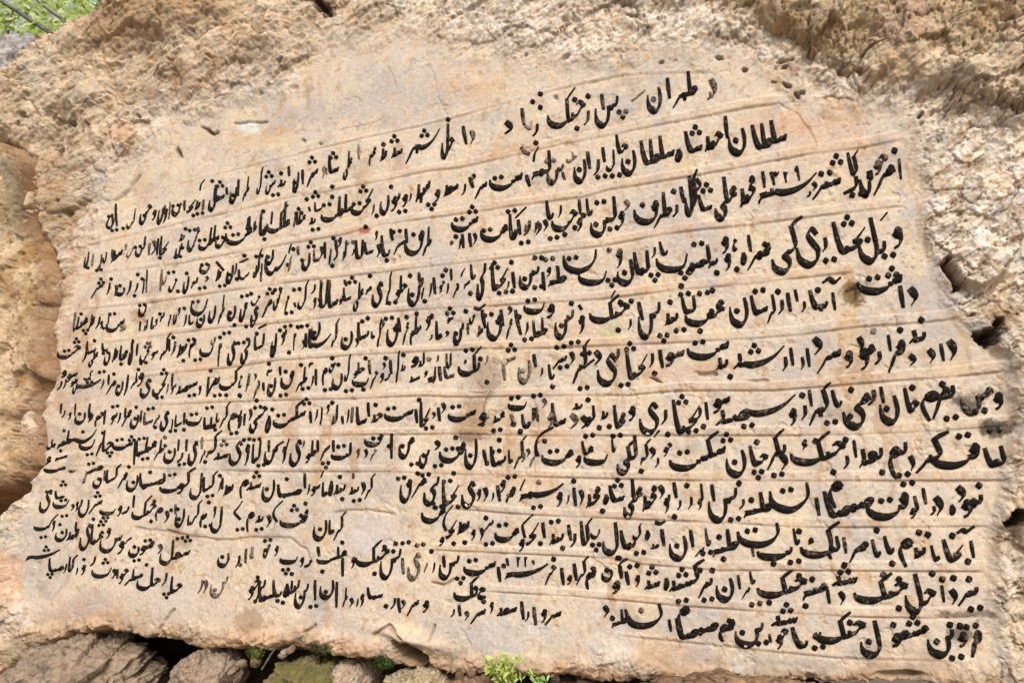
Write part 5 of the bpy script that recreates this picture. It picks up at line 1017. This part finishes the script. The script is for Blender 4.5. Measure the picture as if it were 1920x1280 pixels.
# ------------------------------------------------------------------ loose stones, made from displaced spheres
def ico(level):
    t = (1 + 5 ** .5) / 2
    v = [(-1, t, 0), (1, t, 0), (-1, -t, 0), (1, -t, 0), (0, -1, t), (0, 1, t), (0, -1, -t), (0, 1, -t), (t, 0, -1), (t, 0, 1), (-t, 0, -1), (-t, 0, 1)]
    f = [(0, 11, 5), (0, 5, 1), (0, 1, 7), (0, 7, 10), (0, 10, 11), (1, 5, 9), (5, 11, 4), (11, 10, 2), (10, 7, 6), (7, 1, 8), (3, 9, 4), (3, 4, 2), (3, 2, 6), (3, 6, 8), (3, 8, 9), (4, 9, 5), (2, 4, 11), (6, 2, 10), (8, 6, 7), (9, 8, 1)]
    V = [np.array(p, float) / np.linalg.norm(p) for p in v]
    for _ in range(level):
        cache = {}; nf = []
        def midp(a, b):
            k = (min(a, b), max(a, b))
            if k not in cache:
                p = V[a] + V[b]; V.append(p / np.linalg.norm(p)); cache[k] = len(V) - 1
            return cache[k]
        for a, b, c in f:
            ab, bc, ca_ = midp(a, b), midp(b, c), midp(c, a)
            nf += [(a, ab, ca_), (b, bc, ab), (c, ca_, bc), (ab, bc, ca_)]
        f = nf
    return np.array(V), np.array(f)
ICO = {k: ico(k) for k in (3, 4, 5, 6)}
def stone(name, label, cat, px, py, Y, rx, ry, depth, c1, c2, seed, level=5, boxy=.35, group=None, tilt=0.0, mat=None, amp=1.0, parent=None, moss=None):
    """rx, ry in picture units at depth Y"""
    S, T = ICO[level]
    P0 = at(px, py, Y); u = px_size(P0)
    r = np.array([rx * u, depth, ry * u])
    d = S / (np.abs(S) ** 2.6).sum(1, keepdims=True) ** (1 / 2.6)
    d = S * (1 - boxy) + d * boxy
    q = d * 1.7 + seed * 3.1
    def tri(f, o, g, sd_, rd=False):
        x_, y_, z_ = q[:, 0] * f, q[:, 1] * f, q[:, 2] * f
        w_ = np.abs(S) ** 3; w_ /= w_.sum(1, keepdims=True)
        return w_[:, 2] * fbm(x_, y_, o, g, sd_, rd) + w_[:, 0] * fbm(y_ + 5, z_, o, g, sd_ + 1, rd) + w_[:, 1] * fbm(z_ + 9, x_, o, g, sd_ + 2, rd)
    n1 = tri(1.0, 5, .55, seed)
    n2 = tri(2.2, 5, .6, seed + 3, True)
    n3 = tri(7, 5, .62, seed + 5)
    fa, fj = facets(q[:, 0] * 2.2 + q[:, 1] * .8 + .4 * n1, q[:, 2] * 2.6 - q[:, 1] * .7 + .4 * n2, seed + 7, .8)
    fb, fk = facets(q[:, 0] * 6 + q[:, 1] * 2 + .4 * n1, q[:, 2] * 7 - q[:, 1] * 2, seed + 8, 1.0)
    k = 1 + amp * (0.20 * n1 + 0.07 * n2 + 0.045 * n3 + .13 * fa + .035 * fb - .04 * smooth(.12, 0, fj))
    p = d * k[:, None] * r
    c, s = math.cos(tilt), math.sin(tilt)
    p = np.stack([p[:, 0] * c - p[:, 2] * s, p[:, 1], p[:, 0] * s + p[:, 2] * c], -1)
    col = mixc(np.broadcast_to(alb(*c1), (len(S), 3)).copy(), alb(*c2), smooth(-.2, .35, n1 * .5 + n3))
    n4 = tri(16, 4, .65, seed + 9)
    col = mixc(col, alb(222, 206, 184), .45 * smooth(.15, .45, n4))
    col = mixc(col, alb(70, 58, 44), .6 * smooth(.16, .4, n3))
    if moss: col = mixc(col, alb(*moss), .6 * smooth(.0, .3, n1 + .3 * n3 + .25 * d[:, 2]))
    o = np_mesh(name, p, None, mat or M_ROUGH, np.clip(col, .01, .9), T)
    o.location = P0
    link(o, parent)
    return tag(o, label, cat, group) if label else o

FB = DIST + .05
stone("boulder", "flat brown boulder with dark hollows under the left end of the face", "boulder", 150, 1310, DIST + .12, 168, 104, .40, (168, 146, 124), (120, 106, 88), 21, 6, .5, tilt=.04)
stone("boulder", "small pale jagged boulder between the flat boulder and the mossy one", "boulder", 390, 1286, DIST + .08, 56, 64, .22, (176, 154, 134), (116, 98, 80), 23, 5, .4, tilt=-.2)
stone("boulder", "olive mossy boulder below the leaf mould, cut by the lower picture edge", "boulder", 590, 1300, DIST + .06, 92, 58, .26, (140, 122, 86), (112, 92, 76), 25, 6, .4, moss=(110, 112, 54))
stone("boulder", "pinkish pale boulder leaning on the mossy one", "boulder", 662, 1288, DIST + .12, 40, 46, .2, (194, 174, 150), (136, 114, 94), 27, 5, .4)
stone("boulder", "cream crumbled boulder under the dark hole at the foot of the face", "boulder", 790, 1296, DIST + .02, 70, 38, .2, (196, 178, 146), (120, 104, 76), 29, 6, .3)
stone("boulder", "small sunlit stone lodged inside the dark hole", "boulder", 802, 1245, DIST + .22, 30, 20, .12, (170, 150, 112), (120, 104, 78), 31, 5, .3)
stone("boulder", "low brown boulder behind the leafy plant", "boulder", 905, 1312, DIST + .02, 66, 40, .2, (170, 136, 108), (110, 84, 64), 33, 5, .4)
stone("boulder", "dark low boulder right of the tiny seedling", "boulder", 1110, 1330, DIST + .1, 90, 50, .22, (128, 100, 80), (84, 66, 54), 35, 5, .4)
stone("boulder", "long brown boulder at the foot of the right half", "boulder", 1480, 1362, DIST - .05, 260, 74, .3, (170, 136, 104), (120, 94, 70), 37, 6, .5)
k = 0
for (x, y, r, c, lab) in [(452, 1243, 10, (186, 166, 140), "tan chip above the jagged boulder"), (532, 1225, 9, (226, 206, 186), "cream chip tucked under the lip left of the moss cushion"), (480, 1238, 11, (150, 128, 84), "olive chip among the leaf mould"), (425, 1275, 12, (120, 100, 80), "dark brown chip on the lower edge"), (545, 1218, 8, (200, 170, 140), "peach chip wedged in the crack"),
                          (862, 1268, 10, (150, 120, 96), "brown chip left of the leafy plant"), (884, 1262, 8, (180, 146, 118), "tan chip touching the leafy plant"), (1040, 1276, 10, (96, 76, 66), "dark chip right of the seedling")]:
    stone("stone_chip", lab, "stone", x, y, DIST - .02, r * .9, r * .6, r * .003, tuple(int(v * .9) for v in c), tuple(int(v * .62) for v in c), 50 + k, 4, .6, amp=2.0, group="stone chips in the gap below the face", tilt=k); k += 1
# the grey rock behind the upper left shoulder
stone("grey_rock", "weathered blue grey rock behind the upper left shoulder", "rock", 10, 205, 7.6, 150, 118, 1.1, (190, 184, 180), (134, 128, 124), 61, 6, .35, tilt=.35)

# dead twig in the gap
def tube(pts, rad, seg=8, rnd=0.0):
    P = np.asarray(pts, float); n = len(P); T = np.gradient(P, axis=0); T /= np.linalg.norm(T, axis=1, keepdims=True) + 1e-9
    vs = []
    upv = np.array([.13, .31, .94])
    for i in range(n):
        a = np.cross(T[i], upv); a /= np.linalg.norm(a) + 1e-9; b_ = np.cross(T[i], a)
        for j in range(seg):
            t = 2 * math.pi * j / seg
            vs.append(P[i] + (a * math.cos(t) + b_ * math.sin(t)) * rad[i] * (1 + rnd * (random.random() - .5)))
    q = [[i * seg + j, i * seg + (j + 1) % seg, (i + 1) * seg + (j + 1) % seg, (i + 1) * seg + j] for i in range(n - 1) for j in range(seg)]
    return np.array(vs), np.array(q)
def tube_obj(name, pts, rad, mat, parent=None, seg=8, rnd=.1):
    v, q = tube(pts, rad, seg, rnd)
    return link(np_mesh(name, v, q, mat), parent)
tw = [at(x, y, DIST - .03) for x, y in ((491, 1254), (500, 1240), (508, 1226), (519, 1212))]
tag(tube_obj("twig", tw, [.006, .007, .006, .004], M_BARK), "thin dark dead twig standing in the gap", "twig")

# ------------------------------------------------------------------ leaves
def leaf_cloud(name, centers, sizes, normals, cols, mat, parent=None, aspect=.5):
    """one bent pointed leaf per centre"""
    n = len(centers)
    Nn = normals / (np.linalg.norm(normals, axis=1, keepdims=True) + 1e-9)
    rv = rng.normal(size=(n, 3)); A = np.cross(Nn, rv); A /= np.linalg.norm(A, axis=1, keepdims=True) + 1e-9
    B = np.cross(Nn, A)
    s = sizes[:, None]
    pts = [centers - A * s, centers - A * s * .3 + B * s * aspect * .9 + Nn * s * .12, centers + A * s * .4 + B * s * aspect * .7 + Nn * s * .1, centers + A * s * 1.05 - Nn * s * .15,
           centers + A * s * .4 - B * s * aspect * .7 + Nn * s * .1, centers - A * s * .3 - B * s * aspect * .9 + Nn * s * .12, centers - A * s * .3, centers + A * s * .4]
    V = np.stack(pts, 1).reshape(-1, 3)
    i = np.arange(n)[:, None] * 8
    Q = np.concatenate([i + np.array([[6, 7, 2, 1]]), i + np.array([[5, 4, 7, 6]])])
    T = np.concatenate([i + np.array([[0, 6, 1]]), i + np.array([[0, 5, 6]]), i + np.array([[7, 3, 2]]), i + np.array([[4, 3, 7]])])
    o = np_mesh(name, V, Q, mat, np.repeat(cols, 8, axis=0), T, False)
    return link(o, parent)

def empty(name, loc, label, cat, group=None):
    o = bpy.data.objects.new(name, None); o.location = loc
    link(o); tag(o, label, cat, group)
    return o
def under(o, root):
    o.parent = root
    o.matrix_parent_inverse = Matrix.Translation(-Vector(root.location))
    return o

# tree behind the upper left shoulder
base = at(170, 300, 9.5); base[2] = 0
tree = empty("tree", base, "leafy tree with dark grey limbs behind the upper left shoulder", "tree")
fork = at(150, 105, 9.5)
trunk_pts = [base + (fork - base) * t + np.array([.12 * math.sin(4 * t), .1 * math.sin(3 * t), 0]) for t in np.linspace(0, 1, 9)]
under(tube_obj("trunk", trunk_pts, np.linspace(.30, .15, 9), M_BARK, None, 12), tree)
def limb(pxs, Y0, Y1, r0, r1):
    n = len(pxs)
    under(tube_obj("limb", [at(x, y, Y0 + (Y1 - Y0) * i / (n - 1)) for i, (x, y) in enumerate(pxs)], np.linspace(r0, r1, n), M_BARK, None, 10), tree)
limb([(150, 105), (92, 60), (60, 40), (30, 19), (-5, -2), (-60, -50), (-120, -110)], 9.5, 9.0, .085, .07)
limb([(150, 105), (118, 37), (92, 20), (72, 4), (40, -30), (0, -80)], 9.5, 9.4, .06, .035)
limb([(30, 19), (10, 30), (8, 42), (16, 50)], 9.2, 9.1, .02, .01)
limb([(150, 105), (170, 40), (200, -30), (240, -120)], 9.5, 9.8, .06, .035)
nl = 9000
lx = rng.uniform(-260, 240, nl); ly = rng.uniform(-260, 150, nl); lY = rng.uniform(8.2, 12.5, nl)
cl = fbm(lx / 46.0, ly / 46.0 + lY, 3, .6, 91)
kp = cl > -0.12
lc = np.array([at(a, b_, c) for a, b_, c in zip(lx[kp], ly[kp], lY[kp])])
m_ = len(lc)
ca1, cb1 = lin((140, 168, 62)), lin((206, 220, 128))
lcol = ca1 + (cb1 - ca1) * rng.random((m_, 1)) ** 1.3
lcol = lcol * np.where(rng.random((m_, 1)) < .22, .5, 1.0)
under(leaf_cloud("foliage", lc, rng.uniform(.06, .14, m_), rng.normal(size=(m_, 3)) + np.array([0.1, -.8, .6]), lcol, M_LEAF), tree)
# second tree, added so its pale leaves stand in for white sky
b2 = at(20, 300, 16.0); b2[2] = 0
tree2 = empty("tree", b2, "paler leafy tree added behind the first one in place of white sky", "tree")
f2 = at(20, 20, 16.0)
under(tube_obj("trunk", [b2 + (f2 - b2) * t for t in np.linspace(0, 1, 7)], np.linspace(.3, .12, 7), M_BARK, None, 10), tree2)
nl = 16000
lx = rng.uniform(-240, 240, nl); ly = rng.uniform(-260, 180, nl); lY = rng.uniform(14.5, 18.5, nl)
kp = fbm(lx / 40.0 + 7, ly / 40.0 + lY, 3, .6, 95) > -0.1
lc = np.array([at(a, b_, c) for a, b_, c in zip(lx[kp], ly[kp], lY[kp])]); m_ = len(lc)
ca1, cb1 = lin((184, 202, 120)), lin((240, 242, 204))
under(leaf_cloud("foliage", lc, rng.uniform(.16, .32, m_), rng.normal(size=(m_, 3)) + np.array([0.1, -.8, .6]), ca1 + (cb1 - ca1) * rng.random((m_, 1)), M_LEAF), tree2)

# small plants at the foot of the face
def plant(px, py, n, spread, hpx, sz, label, name="leafy_plant", cat="plant", c1=(120, 146, 50), c2=(196, 206, 110), Y=DIST - .10):
    root = at(px, py, Y); u = px_size(root)
    e = empty(name, root, label, cat)
    cs = []; stems_v = []; stems_q = []; off = 0
    for k in range(max(4, n // 9)):
        a = random.uniform(-1, 1); d = random.uniform(-.5, .8)
        tip = root + np.array([a * spread * u, -d * spread * u * .6, hpx * u * random.uniform(.55, 1.0) * (1 - .35 * abs(a))])
        mid_ = (root + tip) / 2 + np.array([-a * spread * u * .15, 0, hpx * u * .12])
        v, q = tube([root, mid_, tip], [.0022, .0018, .001], 5)
        stems_v.append(v); stems_q.append(q + off); off += len(v)
        for t in np.linspace(.35, 1.0, 9):
            p = root * (1 - t) ** 2 + 2 * mid_ * t * (1 - t) + tip * t * t
            cs.append(p + np.array([random.gauss(0, 1), random.gauss(0, 1), random.gauss(0, .7)]) * spread * u * .16)
    cs = np.array(cs); m_ = len(cs)
    st = link(np_mesh("stem", np.concatenate(stems_v), np.concatenate(stems_q), M_PLANT, np.broadcast_to(lin((110, 130, 56)), (off, 3)))); under(st, e)
    a_, b_ = lin(c1), lin(c2)
    under(leaf_cloud("leaf", cs, rng.uniform(.6, 1.2, m_) * sz * u, rng.normal(size=(m_, 3)) * .7 + np.array([0, -.8, .7]), a_ + (b_ - a_) * rng.random((m_, 1)), M_PLANT, None, .42), e)
    return e
plant(952, 1292, 190, 46, 70, 8, "yellow green leafy plant growing at the foot of the face", c1=(128, 150, 52), c2=(206, 212, 130))
plant(1006, 1292, 26, 18, 34, 6, "tiny pale green seedling beside the leafy plant", "seedling", "plant", (120, 160, 70), (190, 214, 140))
def cushion(px, py, rx, ry, n, sz, label, c1, c2, Y):
    c0 = at(px, py, Y); u = px_size(c0)
    a = rng.normal(size=(n, 3)); a /= np.linalg.norm(a, axis=1, keepdims=True)
    P = a * np.array([rx * u, rx * u * .5, ry * u]) * rng.uniform(.5, 1.05, (n, 1))
    a_, b_ = lin(c1), lin(c2)
    o = leaf_cloud("moss_cushion", P, rng.uniform(.6, 1.3, n) * sz * u, a + np.array([0, -.4, .5]), a_ + (b_ - a_) * rng.random((n, 1)) ** 1.5, M_PLANT, None, .5)
    o.location = c0
    tag(o, label, "moss")
cushion(478, 1221, 20, 11, 260, 3.2, "ragged yellow green moss left of the twig, under the lip", (60, 66, 28), (118, 116, 58), DIST - .03)
cushion(600, 1214, 26, 12, 320, 3.2, "dark olive moss cushion hanging above the mossy boulder", (40, 46, 22), (92, 92, 46), DIST - .02)
cushion(716, 1240, 26, 12, 320, 3.4, "deep green moss cushion just left of the dark hole", (26, 44, 16), (66, 88, 36), DIST - .03)

# ------------------------------------------------------------------ ground
gn = 90
gxx = np.concatenate([-np.geomspace(200, 6, 20), np.linspace(-5.5, 5.5, gn), np.geomspace(6, 200, 20)])
gyy = np.concatenate([-np.geomspace(200, 6, 20), np.linspace(-5.5, 5.5, gn), np.geomspace(6, 200, 20)])
GXX, GYY = np.meshgrid(gxx, gyy)
GZ = .10 * fbm(GXX * .5, GYY * .5, 5, .55, 400) 
ii = np.arange(GXX.size).reshape(GXX.shape)
q = np.stack([ii[:-1, :-1], ii[:-1, 1:], ii[1:, 1:], ii[1:, :-1]], -1).reshape(-1, 4)
g = np_mesh("ground", np.stack([GXX, GYY, GZ], -1).reshape(-1, 3), q, M_SOIL)
tag(link(g), kind="structure")
